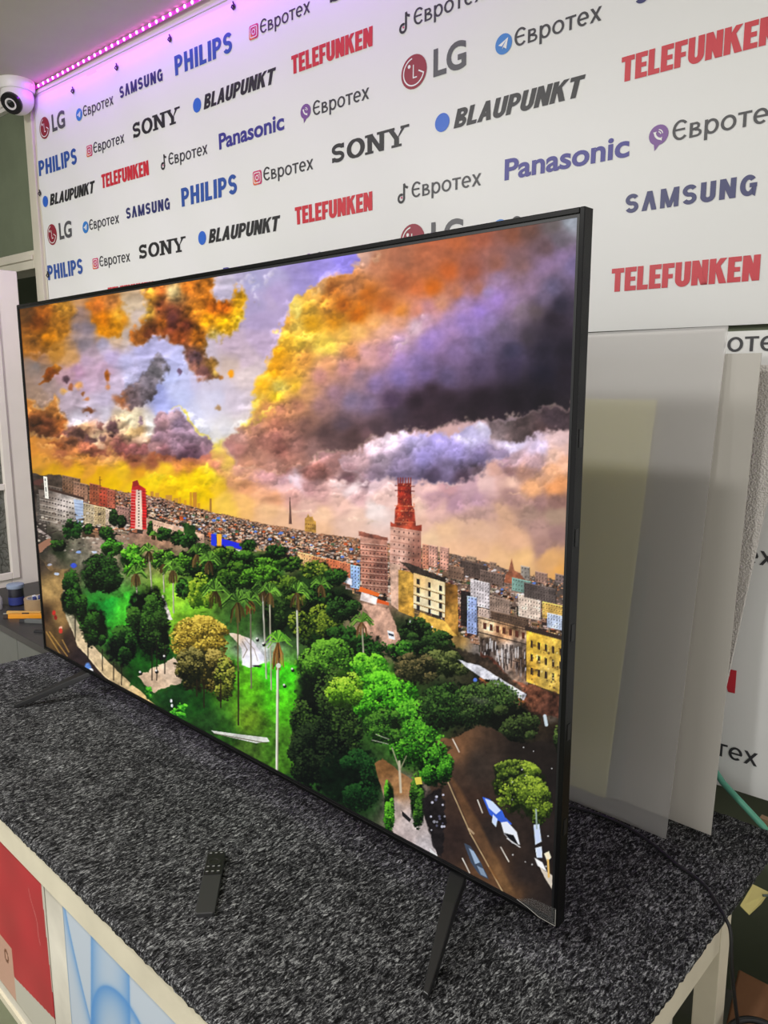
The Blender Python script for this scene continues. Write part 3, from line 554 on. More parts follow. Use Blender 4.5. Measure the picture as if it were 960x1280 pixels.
    for a in ((67,766,2.6,4,(188,52,44)),(69,772,2.6,4,(150,40,36)),(76,785,2.8,3,(196,150,130)),(76,789,2.8,4,(170,56,44)),(71,717,4,2.4,(190,200,220)),(98,690,4,2,(150,175,225)),(110,835,5,8,(90,125,185)),(114,838,3,3,(225,230,245)),(92,707,5,4,(60,80,180)),(62,706,4,2,(150,150,160)),(118,690,4,2,(190,200,220))): E(*a, .4, 1)
    P([(46,680),(62,672),(66,678),(48,690)], (150,110,90), 1, 2); Ln([(48,662),(62,672)], 3, (185,170,165), .7); Ln([(46,672),(70,664)], 1.5, (60,50,46))
    # lawns and paths
    P([(120,752),(160,742),(178,755),(182,800),(160,806),(135,790)], [(130,755,30,130,45),(160,765,75,185,50),(165,790,70,165,40)], 3, 6, 1, .3)
    P([(198,736),(238,728),(246,760),(215,768),(205,755)], [(205,740,120,180,50),(225,750,160,215,60),(235,760,120,180,50)], 2, 4, 1, .25)
    P([(150,800),(190,800),(220,820),(190,850),(165,855)], [(170,820,28,80,22),(190,840,25,70,20)], 3, 6, 1, .4)
    P([(172,846),(218,822),(228,850),(200,862),(188,868)], [(190,850,190,165,140),(210,838,205,182,160)], 1, 3, 1, .2)
    P([(195,870),(228,846),(290,830),(370,830),(372,960),(350,975),(280,935),(225,905)], [(220,870,24,62,24),(250,880,26,70,22),(260,905,35,70,28),(285,870,70,115,28),(310,860,95,170,30),(345,845,72,200,28),(345,880,85,185,28),(310,900,105,140,36),(350,930,70,120,32),(310,935,72,105,38),(280,915,45,90,28)], 3, 6, 1, .35)
    P([(203,742),(212,764),(216,774),(208,776),(198,752)], (222,212,205), .8, 2)
    P([(285,790),(300,792),(316,800),(329,820),(331,830),(312,834),(303,832),(303,812)], [(295,795,215,195,175),(315,810,200,195,200),(322,826,225,225,238)], 1, 2, 1, .15)
    Ln([(303,802),(309,812),(304,822)], 1, (120,105,90), .8); Ln([(306,798),(318,812),(322,826)], .9, (150,135,125), .8); E(322,832,8,2,(40,40,40),.5,2)
    # far wood of the park, back to front
    D1, M1, L1 = (14,28,10), (44,84,22), (110,168,48)
    D2, M2, L2 = (10,22,10), (26,54,20), (66,112,38)
    for a in ((90,662,14,13,D2,(24,60,20),(50,100,35)),(110,662,7,7,D2,M2,L2),(143,648,8,11,(10,16,10),(22,40,20),(50,80,35)),(152,652,6,9,(10,16,10),(22,40,20),(50,80,35)),(134,668,11,10,D2,M2,L2),(72,682,10,8,(12,18,10),(30,50,20),L2),(205,668,10,9,D2,M2,L2),(222,672,10,9,D2,M2,L2),(235,676,11,9,D2,M2,(60,110,40)),(188,660,4,10,D2,M2,L2),(250,690,14,11,D2,M2,L2),(310,682,10,8,D2,M2,L2),(345,690,14,9,D2,M2,L2),(280,692,16,11,D1,M1,(120,150,50)),(300,700,20,13,D2,(36,72,22),(90,140,45)),(335,704,22,13,D1,M1,L1),(365,705,16,10,D2,M2,(90,130,40)),(395,712,20,12,D1,(60,90,25),(150,160,60)),(420,722,16,11,D2,M2,L2)): tree(*a)
    for a in ((140,684,14,14,D1,M1,(90,170,50)),(166,700,18,20,(16,40,10),(60,130,25),(135,205,60)),(118,722,10,20,D2,M2,L2),(128,718,26,26,(8,16,8),(22,44,18),(56,98,36)),(205,700,16,14,D1,M1,(130,190,60)),(232,704,16,16,D1,M1,L1),(255,712,18,18,D2,M2,(80,130,45)),(228,735,9,14,D2,(36,76,26),(90,150,50)),(252,740,18,24,(40,70,15),(95,130,30),(170,190,60)),(290,722,22,20,D2,(36,68,20),(90,130,40)),(325,722,26,16,D1,M1,L1),(355,742,26,22,D2,(40,66,20),(110,140,45)),(400,748,20,18,(8,16,8),M2,L2),(345,765,18,26,(10,20,10),(30,52,20),(70,100,40)),(395,775,34,34,D2,(56,78,22),(140,158,52)),(430,760,22,20,(8,16,8),(24,46,20),(60,100,40)),(425,800,26,20,(8,18,8),(22,50,18),(56,100,36)),(450,812,34,20,(8,18,8),(22,50,18),(56,105,38))): tree(*a)
    palm(192,668,5,None); palm(186,688,12,(190,740)); palm(204,704,10,(205,740)); palm(216,712,13,(217,766)); palm(170,716,14,(173,790)); palm(246,692,14,None); palm(262,700,14,None)
    tree(186,775,28,46,(8,16,8),(24,50,18),(75,120,42)); tree(200,795,14,30,(8,14,8),(22,40,16),(60,95,36)); tree(90,742,13,30,(8,16,8),(22,50,18),(60,110,36)); tree(118,782,18,28,(8,16,8),(20,46,16),(60,110,36)); tree(152,808,19,26,(8,16,8),(22,50,18),(64,115,40)); tree(102,760,8,20,(8,16,8),(22,46,18),(60,110,36))
    for x, y0, y1 in ((94,770,800),(110,800,824),(142,828,850),(128,812,838),(152,832,856),(190,810,850),(196,800,850),(206,806,842)): Ln([(x,y0),(x,y1)], 1.4, (30,26,20), .9)
    tree(196,826,9,16,(14,50,14),(45,120,30),(90,190,50)) if False else None
    palm(269,738,18,None, skirt=(80,66,30)); palm(401,730,13,None); 
    palm(328,736,14,(333,848), tcol=(200,195,185)); palm(337,740,15,(339,862)); palm(313,750,14,(314,860), tcol=(120,112,95), skirt=(140,90,45)); palm(371,740,18,(372.6,824), tcol=(205,205,195), w=2.2); palm(297,752,20,(298,906), tcol=(95,85,50), skirt=(90,76,36)); palm(452,777,15,(456,842), skirt=(150,110,70))
    # golden tree
    tree(250,800,37,30,(62,54,18),(140,118,40),(222,196,86),1500,1.7,10); tree(256,838,36,28,(34,34,16),(92,82,34),(186,166,90),900,1.6,8); tree(238,835,20,26,(20,24,12),(62,60,26),(150,140,80)); tree(280,850,14,28,(30,36,14),(86,96,32),(170,170,72))
    for x, y0, y1 in ((255,850,884),(276,850,884),(298,840,906),(246,850,870)): Ln([(x,y0),(x,y1)], 1.8, (40,32,20), .9)
    palm(347.5,802,17,(346,965), lite=(150,210,70), dark=(50,110,30), skirt=(170,120,60), tcol=(218,216,205), w=3.2, hang=1.9); dab(348,832,3,(200,200,190))
    P([(264,913),(300,918),(334,922),(337,927),(320,929),(268,917)], (204,206,198), .7, 0, 1, .15); Ln([(268,917),(334,929)], 1, (80,70,55), .8)
    for x, y in ((214,876),(215,882)): dab(x,y,2.2,(225,230,235),1,.6)
    tree(228,888,7,10,(20,70,20),(60,150,40),(120,210,60)); tree(222,892,9,7,(20,70,20),(60,150,40),(120,210,60)); tree(186,866,5,9,(20,60,20),(55,130,36),(100,190,55))
    for x, y in ((206,822),(196,840),(176,842),(330,806),(322,800),(356,858),(366,838)): dab(x,y,2.2,(30,30,30)); dab(x-1,y-2,1.3,(215,210,205))
    # large trees on the right of the lawn
    tree(412,830,46,36,(16,34,12),(50,92,26),(120,176,56),1800,1.8,10); tree(408,905,46,74,(8,16,10),(28,46,20),(76,104,44),3000,1.8,14); tree(400,945,40,46,(7,14,9),(18,30,16),(48,66,36),1400,1.7,9); tree(440,975,40,40,(10,24,12),(18,50,22),(40,84,36),1000)
    tree(458,842,30,26,(20,50,12),(66,140,30),(140,210,58),1100,1.8); tree(480,872,42,32,(18,48,10),(62,142,28),(128,214,52),1800,1.9,11); tree(430,862,24,24,(40,70,14),(110,160,36),(176,208,70),700); tree(520,918,34,44,(14,36,10),(48,112,26),(112,186,52),1900,1.8,12); tree(480,908,26,22,(14,30,12),(40,80,26),(90,140,46),600)
    tree(520,790,20,18,(8,14,8),(24,42,20),(60,92,38)); tree(535,806,34,20,(8,16,8),(26,46,22),(66,98,42),900); tree(500,815,18,14,(10,24,10),(36,80,26),(90,150,50)); tree(560,826,30,22,(18,26,12),(56,66,34),(120,128,72),700); tree(520,836,30,20,(22,26,14),(60,60,36),(120,108,70),600)
    P([(560,806),(610,820),(660,862),(655,872),(600,840)], (52,44,36), 3, 6, .9, .6)
    P([(572,824),(600,832),(658,868),(655,876),(600,846)], (206,206,214), .8, 1, .95, .3); Ln([(600,848),(655,878)], 2.4, (168,108,60), .9); dab(594,850,2.5,(90,120,200))
    tree(565,884,44,30,(8,16,8),(26,50,22),(76,112,46),1500,1.7,10); tree(612,880,40,30,(12,20,10),(36,56,28),(92,120,58),1200,1.6,10); E(600,876,22,6,(96,94,90),.9,3,.5,8); tree(640,905,34,26,(12,16,10),(34,46,24),(80,98,50),700)
    # avenue
    P([(545,930),(600,905),(640,925),(705,930),(705,1175),(560,1100),(540,1040),(538,980)], [(565,935,120,86,60),(560,975,70,54,44),(600,960,58,48,42),(660,950,36,30,27),(695,980,32,27,26),(590,1010,62,46,38),(570,1050,52,40,36),(620,1040,48,40,36),(660,1090,44,36,33),(610,1090,92,66,46),(640,1125,98,72,50),(670,1130,46,38,34),(690,1130,38,32,30),(690,1060,38,32,30)], 2, 3, 1, .14)
    P([(556,960),(575,985),(600,1030),(645,1120),(628,1112),(590,1045)], [(565,975,104,74,50),(600,1040,104,76,52),(635,1110,118,88,58)], 4, 1, .8, .15)
    Ln([(560,978),(588,1042),(612,1085),(629,1116)], 1.3, (205,182,140), .75); Ln([(612,1085),(621,1098)], 3, (120,84,50), .8); Ln([(586,1036),(592,1042)], 2.4, (200,180,150), .6)
    for a in ((597,1000,603,1016),(626,1059,636,1077),(578,1073,587,1091),(566,924,574,940)): Ln([a[:2], a[2:]], 1.3, (226,220,205), .9)
    P([(468,955),(478,948),(515,975),(524,1005),(535,1030),(548,1074),(520,1062),(494,1046),(482,1005)], [(480,960,128,92,56),(500,985,150,112,74),(490,1010,168,152,146),(515,1030,178,166,164),(530,1060,186,178,180),(505,1050,165,152,150)], 1.2, 2, 1, .2)
    P([(502,1013),(514,1024),(512,1028),(503,1020)], (36,34,36), .6); Ln([(499,952),(501,990)], 3, (190,180,160), .9); Ln([(499,960),(490,935)], 1.6, (170,160,140), .8); Ln([(500,962),(508,945)], 1.4, (150,140,120), .8)
    for a in ((465,925,485,930),(470,918,486,924)): Ln([a[:2], a[2:]], 1, (200,195,185), .7)
    tree(486,1010,7,36,(14,40,10),(50,110,26),(110,180,50),500,1.5); tree(522,1000,10,36,(10,24,10),(36,70,24),(90,140,46),500,1.5); tree(545,955,22,30,(10,26,10),(40,96,24),(100,176,48),700,1.7)
    P([(528,1000),(548,985),(558,1010),(552,1072),(540,1060)], (30,27,28), 2, 4, .9, .4)
    for k in range(16): dab(prng.uniform(538,556), prng.uniform(992,1040), prng.uniform(.8,2), [(190,190,205),(90,90,110),(140,140,150)][prng.integers(3)], .9)
    P([(518,972),(526,971),(528,980),(520,981)], (205,188,84), .7); P([(537,1060),(546,1068),(548,1074),(538,1068)], (205,205,205), .8)
    # cars on the avenue
    P([(603,996),(612,999),(628,1014),(632,1024),(622,1026),(612,1018)], (58,98,196), .8); P([(606,998),(616,1002),(626,1013),(620,1018),(611,1010)], (192,206,236), .8)
    P([(616,1018),(622,1024),(620,1034),(615,1028)], (190,204,236), .8); P([(622,1024),(632,1022),(640,1030),(632,1034)], (60,96,190), .8)
    P([(626,1028),(634,1027),(646,1040),(650,1056),(640,1054),(630,1042)], (212,216,226), .8); P([(630,1041),(642,1044),(649,1058),(640,1053)], (22,22,26), .8); Ln([(634,1048),(650,1059)], 1.2, (225,225,225))
    P([(580,1054),(588,1058),(602,1080),(611,1100),(600,1094),(588,1078)], (66,76,92), .8, 1); P([(586,1060),(592,1064),(600,1078),(594,1080)], (150,168,190), .8); P([(596,1082),(604,1086),(609,1097),(601,1093)], (124,140,160), .8)
    tree(650,985,32,34,(22,32,12),(76,98,30),(158,178,64),1500,1.8,12); tree(672,1005,18,26,(22,32,12),(76,98,30),(150,170,60),600,1.7); tree(636,962,18,14,(18,28,12),(60,80,28),(130,150,56),400,1.6)
    E(690,900,10,6,(120,112,104),.8,3,.5); Ln([(681,895),(683,906)], 4, (200,214,224), .9); tree(697,925,5,18,(16,24,12),(40,60,28),(100,120,60))
    P([(667,1031),(674,1030),(677,1052),(669,1056)], (188,200,226), .8); P([(669,1060),(677,1058),(678,1072),(671,1072)], (196,206,226), .8); Ln([(670,1012),(671,1036)], 2, (150,165,160), .9)
    P([(668,1072),(678,1078),(684,1090),(672,1082)], (226,226,228), .8); P([(674,1083),(690,1095),(690,1112),(682,1100)], (196,186,172), .8, 1); P([(680,1067),(686,1064),(689,1072),(684,1077)], (226,214,186), .7); Ln([(685,1075),(686,1096)], 2.6, (206,170,104))
    for k in range(14): dab(prng.uniform(640,690), prng.uniform(930,1110), prng.uniform(.5,1.1), (200,200,200), .8)
    # pale upright sliver at the left of the picture, switched off
    P([(52,598),(58,597),(59,625),(54,626)], (236,234,226), .5) if False else None

def paint_picture():
    IMG[:] = (90, 80, 80)
    paint_sky(); relief(); paint_ground()
    c = IMG.copy(); g = np.clip((GY-hz(GX))/8, 0, 1)[..., None]
    c = c*(1-g)+g*np.clip((c/255.)**1.12*255*1.10, 0, 255)        # deeper shadows in the park
    b_ = sum(np.roll(c, (i, j), (0, 1)) for i in (-1, 0, 1) for j in (-1, 0, 1))/9
    return np.clip(c+(.35+.5*g)*(c-b_), 0, 255)

# ------------------------------------------------------------------ the room
FLOOR = -.50; CEIL = 1.655
green = mat('dull_green_wall_paint', (112, 120, 98), .75, .3, noise=.25, nscale=3, bump=.15, bscale=40)
cream = mat('cream_gloss_paint', (214, 207, 190), .45, .4, noise=.08, nscale=6)
whitep = mat('white_door_paint', (247, 238, 229), .42, .45, noise=.05, nscale=5)
ceilm = mat('matt_ceiling_paint', (194, 190, 174), .85, .2, noise=.05, nscale=4)
floorm = mat('green_grey_floor', (116, 122, 98), .6, .35, noise=.3, nscale=9, bump=.1)
S_ = 'structure'
MB().box(-3.2, -2.9, FLOOR-.05, 2.4, 1.7, FLOOR).build('floor', floorm, kind=S_)
MB().box(-3.2, -2.9, CEIL, 2.4, 1.7, CEIL+.05).build('ceiling', ceilm, kind=S_)
w = MB()
def wslab(b, u0, z0, u1, z1, d0, d1, mi=0):
    b.hexa([wp(u0, z0, d0), wp(u1, z0, d0), wp(u1, z0, d1), wp(u0, z0, d1), wp(u0, z1, d0), wp(u1, z1, d0), wp(u1, z1, d1), wp(u0, z1, d1)], mi)
wslab(w, -1.745, FLOOR, 2.4, CEIL, 0, -.08); wslab(w, -2.6, 1.115, -1.745, CEIL, 0, -.08); wslab(w, -3.2, FLOOR, -2.6, CEIL, 0, -.08)
w.build('wall_back', green, kind=S_)
MB().box(-3.2, -2.9, FLOOR, -3.12, 1.7, CEIL).build('wall_left', green, kind=S_)
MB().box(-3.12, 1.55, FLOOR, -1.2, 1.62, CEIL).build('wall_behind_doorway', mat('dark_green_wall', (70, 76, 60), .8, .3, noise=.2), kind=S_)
# casing round the doorway: stepped cream boards
c = MB(); wslab(c, -1.757, FLOOR, -1.702, CEIL-.012, .012, -.09); wslab(c, -1.716, FLOOR, -1.690, CEIL-.012, .020, 0); wslab(c, -1.690, FLOOR, -1.678, CEIL-.012, .011, 0)
c.build('trim_1', cream, bevel=.002, kind=S_)
c = MB(); wslab(c, -2.6, 1.062, -1.757, 1.125, .014, -.09); wslab(c, -2.6, 1.092, -1.757, 1.108, .022, .014)
c.build('trim_2', cream, bevel=.002, kind=S_)
c = MB()
for z0, z1, d in ((1.634, CEIL, .010), (1.624, 1.636, .013), (1.604, 1.626, .009)): wslab(c, -1.70, z0, 2.0, z1, d, 0)
wslab(c, -3.1, 1.615, -1.758, CEIL, .02, 0); wslab(c, -3.1, 1.627, -1.758, 1.642, .028, .0)
c.build('trim_3', mat('white_cornice', (224, 218, 214), .5), bevel=.0015, kind=S_)

# open door leaf, seen edge on to the banner wall
d = thing('door_1', (-1.76, .1, FLOOR), None, None); d['kind'] = S_
DX0, DX1 = -1.796, -1.762
yr = .425
f = MB()
f.box(DX0, yr-.105, FLOOR+.01, DX1, yr, 1.046); f.box(DX0, -.33, FLOOR+.01, DX1, -.23, 1.046)
f.box(DX0, -.23, .94, DX1, yr-.105, 1.046); f.box(DX0, -.23, FLOOR+.01, DX1, yr-.105, -.058)
f.build('door_frame', whitep, d, bevel=.003)
f = MB()                                     # raised moulding round the panes, and the glazing bars
f.box(DX1-.002, yr-.105, -.064, DX1+.008, yr-.078, .96); f.box(DX1-.002, -.24, -.064, DX1+.008, yr-.105, -.038); f.box(DX1-.002, -.24, .935, DX1+.008, yr-.105, .96)
for z in (.279, .607): f.box(DX1-.03, -.23, z-.011, DX1+.006, yr-.105, z+.011)
f.build('glazing_bar', whitep, d, bevel=.002)
glass = bpy.data.materials.new('patterned_door_glass'); glass.use_nodes = True
nt = glass.node_tree; b = nt.nodes['Principled BSDF']; b.inputs['Roughness'].default_value = .22
tc = nt.nodes.new('ShaderNodeTexCoord'); vo = nt.nodes.new('ShaderNodeTexVoronoi'); vo.feature = 'DISTANCE_TO_EDGE'; vo.inputs['Scale'].default_value = 26
nz = nt.nodes.new('ShaderNodeTexNoise'); nz.inputs['Scale'].default_value = 14; nz.inputs['Detail'].default_value = 5
ad = nt.nodes.new('ShaderNodeMix'); ad.data_type = 'VECTOR'; ad.inputs['Factor'].default_value = .12
nt.links.new(tc.outputs['Object'], nz.inputs['Vector']); nt.links.new(tc.outputs['Object'], ad.inputs[4]); nt.links.new(nz.outputs['Color'], ad.inputs[5]); nt.links.new(ad.outputs[1], vo.inputs['Vector'])
rp = nt.nodes.new('ShaderNodeValToRGB'); rp.color_ramp.elements[0].color = tuple(lin((70, 70, 64)))+(1,); rp.color_ramp.elements[1].color = tuple(lin((112, 113, 106)))+(1,); rp.color_ramp.elements[1].position = .09
nt.links.new(vo.outputs['Distance'], rp.inputs[0]); nt.links.new(rp.outputs[0], b.inputs['Base Color'])
bp = nt.nodes.new('ShaderNodeBump'); bp.inputs['Strength'].default_value = .5; bp.inputs['Distance'].default_value = .01; nt.links.new(vo.outputs['Distance'], bp.inputs['Height']); nt.links.new(bp.outputs[0], b.inputs['Normal'])
for z0, z1 in ((-.058, .268), (.290, .596), (.618, .94)): MB().box(DX0+.012, -.23, z0, DX1-.012, yr-.105, z1).build('pane', glass, d)

# ------------------------------------------------------------------ counter and its carpet
CX0, CX1, CY0, CY1, ZT = -.872, .832, -.318, .505, -.066
ct = thing('display_counter', (0, .0, FLOOR), 'low white painted counter under the grey carpet, coloured posters pasted on its front', 'counter')
board = mat('cream_painted_board', (226, 217, 194), .5, .4, noise=.12, nscale=7, bump=.1)
panelm = mat('dirty_white_panel', (226, 220, 206), .6, .3, noise=.28, nscale=5)
MB().box(CX0, CY0+.012, -.105, CX1-.022, CY1-.01, -.0745).build('counter_board', board, ct)
MB().box(CX0, CY0, -.134, CX1-.006, CY0+.02, -.0735).build('edge_strip', board, ct, bevel=.0015)
MB().box(CX0+.01, CY0+.008, FLOOR, CX1-.03, CY0+.022, -.13).build('front_panel', panelm, ct)
MB().box(CX0+.01, CY0+.003, FLOOR, CX1-.03, CY0+.008, FLOOR+.014).build('skirting', board, ct)
MB().box(CX1-.02, CY0+.02, -.120, CX1+.001, .25, -.0745).build('end_rail', board, ct, bevel=.001)
for y in (.252, -.312): MB().box(CX1-.03, y, FLOOR, CX1+.002, y+.036, -.0745).build('leg', board, ct, bevel=.001)
MB().box(CX0+.01, .22, FLOOR, CX1-.05, .235, -.13).build('back_panel', panelm, ct)
MB().box(CX0+.01, CY0+.02, FLOOR, CX0+.03, .235, -.13).build('end_panel', panelm, ct)
MB().box(CX0+.03, CY0+.022, -.34, CX1-.05, .22, -.33).build('shelf', board, ct)

def poster_red():
    X = np.linspace(-.66, -.020, 260); Z = np.linspace(-.462, -.130, 170)
    x, z = np.meshgrid(X, Z)
    im = np.zeros(x.shape+(3,)); im[:] = (188, 38, 54)
    im *= (1+.05*np.sin(x*31+z*17)*np.sin(x*13-z*23))[..., None]
    edge = -.030+(-.138-z)*.05                      # right edge
    white = (x > edge) | (z < -.388-(edge-x)*.13); im[white] = (204, 199, 186)
    pink = (z < -.352) & (x < -.193+(-.352-z)*.02) & (z > -.463); im[pink] = (210, 164, 144)
    L = np.hypot((x+.222)/.010, (z+.385)/.014); ring = (L < 1) & (L > .55); im[ring & pink] = (120, 72, 52)
    crease = np.abs(x+.075+.35*(z+.2)+.004*np.sin(z*90)) < .0013
    im[crease & (z > -.27) & (z < -.18)] = (204, 104, 106)
    return X, Z, im
def poster_blue():
    X = np.linspace(.048, .60, 280); Z = np.linspace(-.462, -.130, 200)
    x, z = np.meshgrid(X, Z); z_ = -z
    im = np.ones(x.shape+(3,))*np.array((200, 211, 226.))
    def glass_edge(sd, w, k=1.):     # a sharp blue line on one side, fading away on the other
        return (np.where(sd > 0, np.exp(-sd/w), np.exp(sd/.0013))*k)[..., None]
    blue = np.array((78, 146, 220.))
    curve = .056+np.clip((z_-.13)/.17, 0, 3)**1.3*.062
    for sd, w, k in ((curve-x, .012, .8), (x-(.1425-(z_-.15)*.14), .020, .8), (-(x-(.2535-(z_-.145)*.085)), .022, .8),
                  (.052*(1-np.sqrt(((x-.228)/.105)**2+((z_-.312)/.119)**2)), .010, .85), (.05*(1-np.sqrt(((x-.41)/.09)**2+((z_-.26)/.12)**2)), .012, .8), (-(x-.45+.04*z_), .02, .8)):
        a = glass_edge(sd, w, k); im = im*(1-a)+blue*a
    im[x < .0515] = (150, 175, 205)
    return X, Z, im
pm = attr_mat('glossy_poster_print', .32)
for nm, lb, fn in (('poster', 'dark red poster with a peach patch and letter, pasted on the counter front', poster_red), ('poster', 'pale blue poster of glassy arcs, pasted on the counter front', poster_blue)):
    X, Z, im = fn(); g = picture_grid(nm, X, Z, CY0+.0066, im, pm, ct, lb)
    so = g.modifiers.new('thickness', 'SOLIDIFY'); so.thickness = .0008; so.offset = -1

# carpet: needle felt, salt and pepper fibres, folded over the front edge
felt = bpy.data.materials.new('grey_needle_felt'); felt.use_nodes = True; nt = felt.node_tree; b = nt.nodes['Principled BSDF']
b.inputs['Roughness'].default_value = .95; b.inputs['Specular IOR Level'].default_value = .12
tc = nt.nodes.new('ShaderNodeTexCoord')
def fibre(scale, rot, stretch, detail=3):
    mp = nt.nodes.new('ShaderNodeMapping'); mp.inputs['Rotation'].default_value = rot; mp.inputs['Scale'].default_value = (scale, scale*stretch, scale)
    t = nt.nodes.new('ShaderNodeTexNoise'); t.inputs['Scale'].default_value = 1; t.inputs['Detail'].default_value = detail; t.inputs['Roughness'].default_value = .6; t.inputs['Distortion'].default_value = .8
    nt.links.new(tc.outputs['Object'], mp.inputs[0]); nt.links.new(mp.outputs[0], t.inputs['Vector']); return t.outputs['Fac']
def mth(op, a, bb):
    q = nt.nodes.new('ShaderNodeMath'); q.operation = op
    for i, v in enumerate((a, bb)):
        if isinstance(v, (int, float)): q.inputs[i].default_value = v
        else: nt.links.new(v, q.inputs[i])
    return q.outputs[0]
fa = fibre(200, (0, 0, .5), .38); fb = fibre(220, (0, 0, -.9), .36); fc = fibre(420, (0, 0, 1.4), .5, 2); fd = fibre(9, (0, 0, 0), 1.2, 4)
mx = mth('MAXIMUM', fa, fb); sm = mth('ADD', mth('MULTIPLY', mx, .72), mth('MULTIPLY', fc, .28)); sm = mth('ADD', sm, mth('MULTIPLY', mth('SUBTRACT', fd, .5), .10))
rp = nt.nodes.new('ShaderNodeValToRGB'); e = rp.color_ramp.elements
e[0].position = .43; e[0].color = tuple(lin((10, 10, 11)))+(1,); e[1].position = .75; e[1].color = tuple(lin((206, 206, 206)))+(1,)
for p_, c_ in ((.51, (36, 36, 38)), (.57, (80, 80, 82)), (.63, (146, 147, 148))):
    q = e.new(p_); q.color = tuple(lin(c_))+(1,)
nt.links.new(sm, rp.inputs[0]); nt.links.new(rp.outputs[0], b.inputs['Base Color'])
bp = nt.nodes.new('ShaderNodeBump'); bp.inputs['Strength'].default_value = .9; bp.inputs['Distance'].default_value = .005; nt.links.new(sm, bp.inputs['Height']); nt.links.new(bp.outputs[0], b.inputs['Normal'])
rng = np.random.default_rng(3)
def carpet():
    m_ = MB(); nx, ny = 240, 120
    prof = [(CY0-.0055, -.0765), (CY0-.0070, -.0735), (CY0-.0060, -.0700), (CY0-.002, -.0667), (CY0+.004, -.0652)]
    xs = np.linspace(CX0-.004, CX1+.001, nx); ys = np.linspace(CY0+.012, CY1, ny)
    rows = []
    for j, (y, z) in enumerate(prof): rows.append([(x, y+rng.normal(0, .0006), z+(rng.normal(0, .0008) if j == 0 else rng.normal(0, .0004))) for x in xs])
    for y in ys: rows.append([(x+(rng.normal(0, .0004) if i in (0, nx-1) else 0), y, -.0645+rng.normal(0, .0006)) for i, x in enumerate(xs)])
    V = [p for r in rows for p in r]; k = len(rows)
    F = [(j*nx+i, j*nx+i+1, (j+1)*nx+i+1, (j+1)*nx+i) for j in range(k-1) for i in range(nx-1)]
    m_.add(V, F)
    # right and left hems turned down over the board
    for side, sgn in ((nx-1, 1), (0, -1)):
        top = [rows[j][side] for j in range(2, k)]; n = len(top)
        low = [(p[0]+sgn*.004+rng.normal(0, .0004), p[1], -.0735+rng.normal(0, .0006)) for p in top]
        mid = [(p[0]+sgn*.004, p[1], -.068) for p in top]
        m_.add(top+mid+low, [(i, i+1, n+i+1, n+i) for i in range(n-1)]+[(n+i, n+i+1, 2*n+i+1, 2*n+i) for i in range(n-1)])
    return m_
carpet_o = carpet().build('carpet', felt, smooth=True, origin=(0, 0, -.08), label='dark grey speckled felt carpet spread over the counter top', cat='carpet')

# ------------------------------------------------------------------ the television
TW, TH = 1.449, .829
black = mat('black_plastic', (20, 20, 22), .38, .45, noise=.06, nscale=30)
gloss = mat('black_bezel_metal', (9, 9, 10), .25, .22)
dark = mat('matt_black_plastic', (27, 27, 29), .5, .4)
tv = thing('television', (0, 0, -.064), 'large flat television showing a sunset city park, standing on two splayed black feet', 'television')
f = MB(); x0, x1, bz = -TW/2, TW/2, .0062
f.box(x0, 0, 0, x0+bz, .0175, TH); f.box(x1-bz, 0, 0, x1, .0175, TH)
f.box(x0+bz, 0, TH-bz, x1-bz, .0175, TH); f.box(x0+bz, 0, 0, x1-bz, .0175, bz)
f.build('bezel', gloss, tv, bevel=.0009)
f = MB()                                     # inner black lip between bezel and picture
for a in ((x0+bz, .0016, bz, x0+bz+.003, TH-bz), (x1-bz-.0035, .0016, bz, x1-bz, TH-bz)): f.box(a[0], a[1], a[2], a[3], .004, a[4])
f.box(x0+bz+.003, .0016, TH-bz-.0035, x1-bz-.0035, .004, TH-bz); f.box(x0+bz+.003, .0016, bz, x1-bz-.0035, .004, bz+.0025)
f.build('inner_lip', black, tv)
f = MB(); f.box(x0+.004, .0165, .004, x1-.004, .0205, TH-.004); f.hexa([(-.55, .0205, .03), (.55, .0205, .03), (.5, .040, .05), (-.5, .040, .05), (-.55, .0205, .46), (.55, .0205, .46), (.5, .040, .43), (-.5, .040, .43)])
f.build('back_cover', dark, tv, bevel=.002)
for z in (.12, .24, .36, .47, .58): MB().box(x1-.0008, .006, z, x1+.0006, .0125, z+.02).build('side_clip', black, tv)
# the picture it shows
PIC = paint_picture()
sx0, sx1, sz0, sz1 = x0+bz+.003, x1-bz-.0035, bz+.0025, TH-bz-.0035
# the picture was drawn on an oblique canvas; this maps it upright on to the flat screen
def to_px(x, y, z):
    p = np.stack(np.broadcast_arrays(x-CAM[0], y-CAM[1], z-CAM[2]), -1)
    w_ = p@np.array(FWD); return 480+FPX*(p@np.array(RGT))/w_, 640-FPX*(p@np.array(UPW))/w_
t_ = np.linspace(sx0, sx1, 4000); px_, _ = to_px(t_, .003, np.full_like(t_, .45))
SX = np.interp(np.linspace(px_[0], px_[-1], 700), px_, t_); SZ = np.linspace(sz0, sz1, 740)
gx, gz = np.meshgrid(SX, SZ); ax_, ay_ = to_px(gx, .003, gz)
u_ = np.clip((ax_-PX0)*PS-.5, 0, PW-1.01); v_ = np.clip((ay_-PY0)*PS-.5, 0, PH-1.01)
i_, j_ = u_.astype(int), v_.astype(int); fu, fv = (u_-i_)[..., None], (v_-j_)[..., None]
samp = (PIC[j_, i_]*(1-fu)+PIC[j_, i_+1]*fu)*(1-fv)+(PIC[j_+1, i_]*(1-fu)+PIC[j_+1, i_+1]*fu)*fv
picture_grid('screen', SX, SZ, .003, samp, attr_mat('lit_screen', .12, emit=1., spec=.09), tv)
del PIC, samp
paper = mat('white_sticker_paper', (232, 230, 224), .6)
st = MB(); st.box(-.653, .0018, .386, -.634, .0028, .4375)
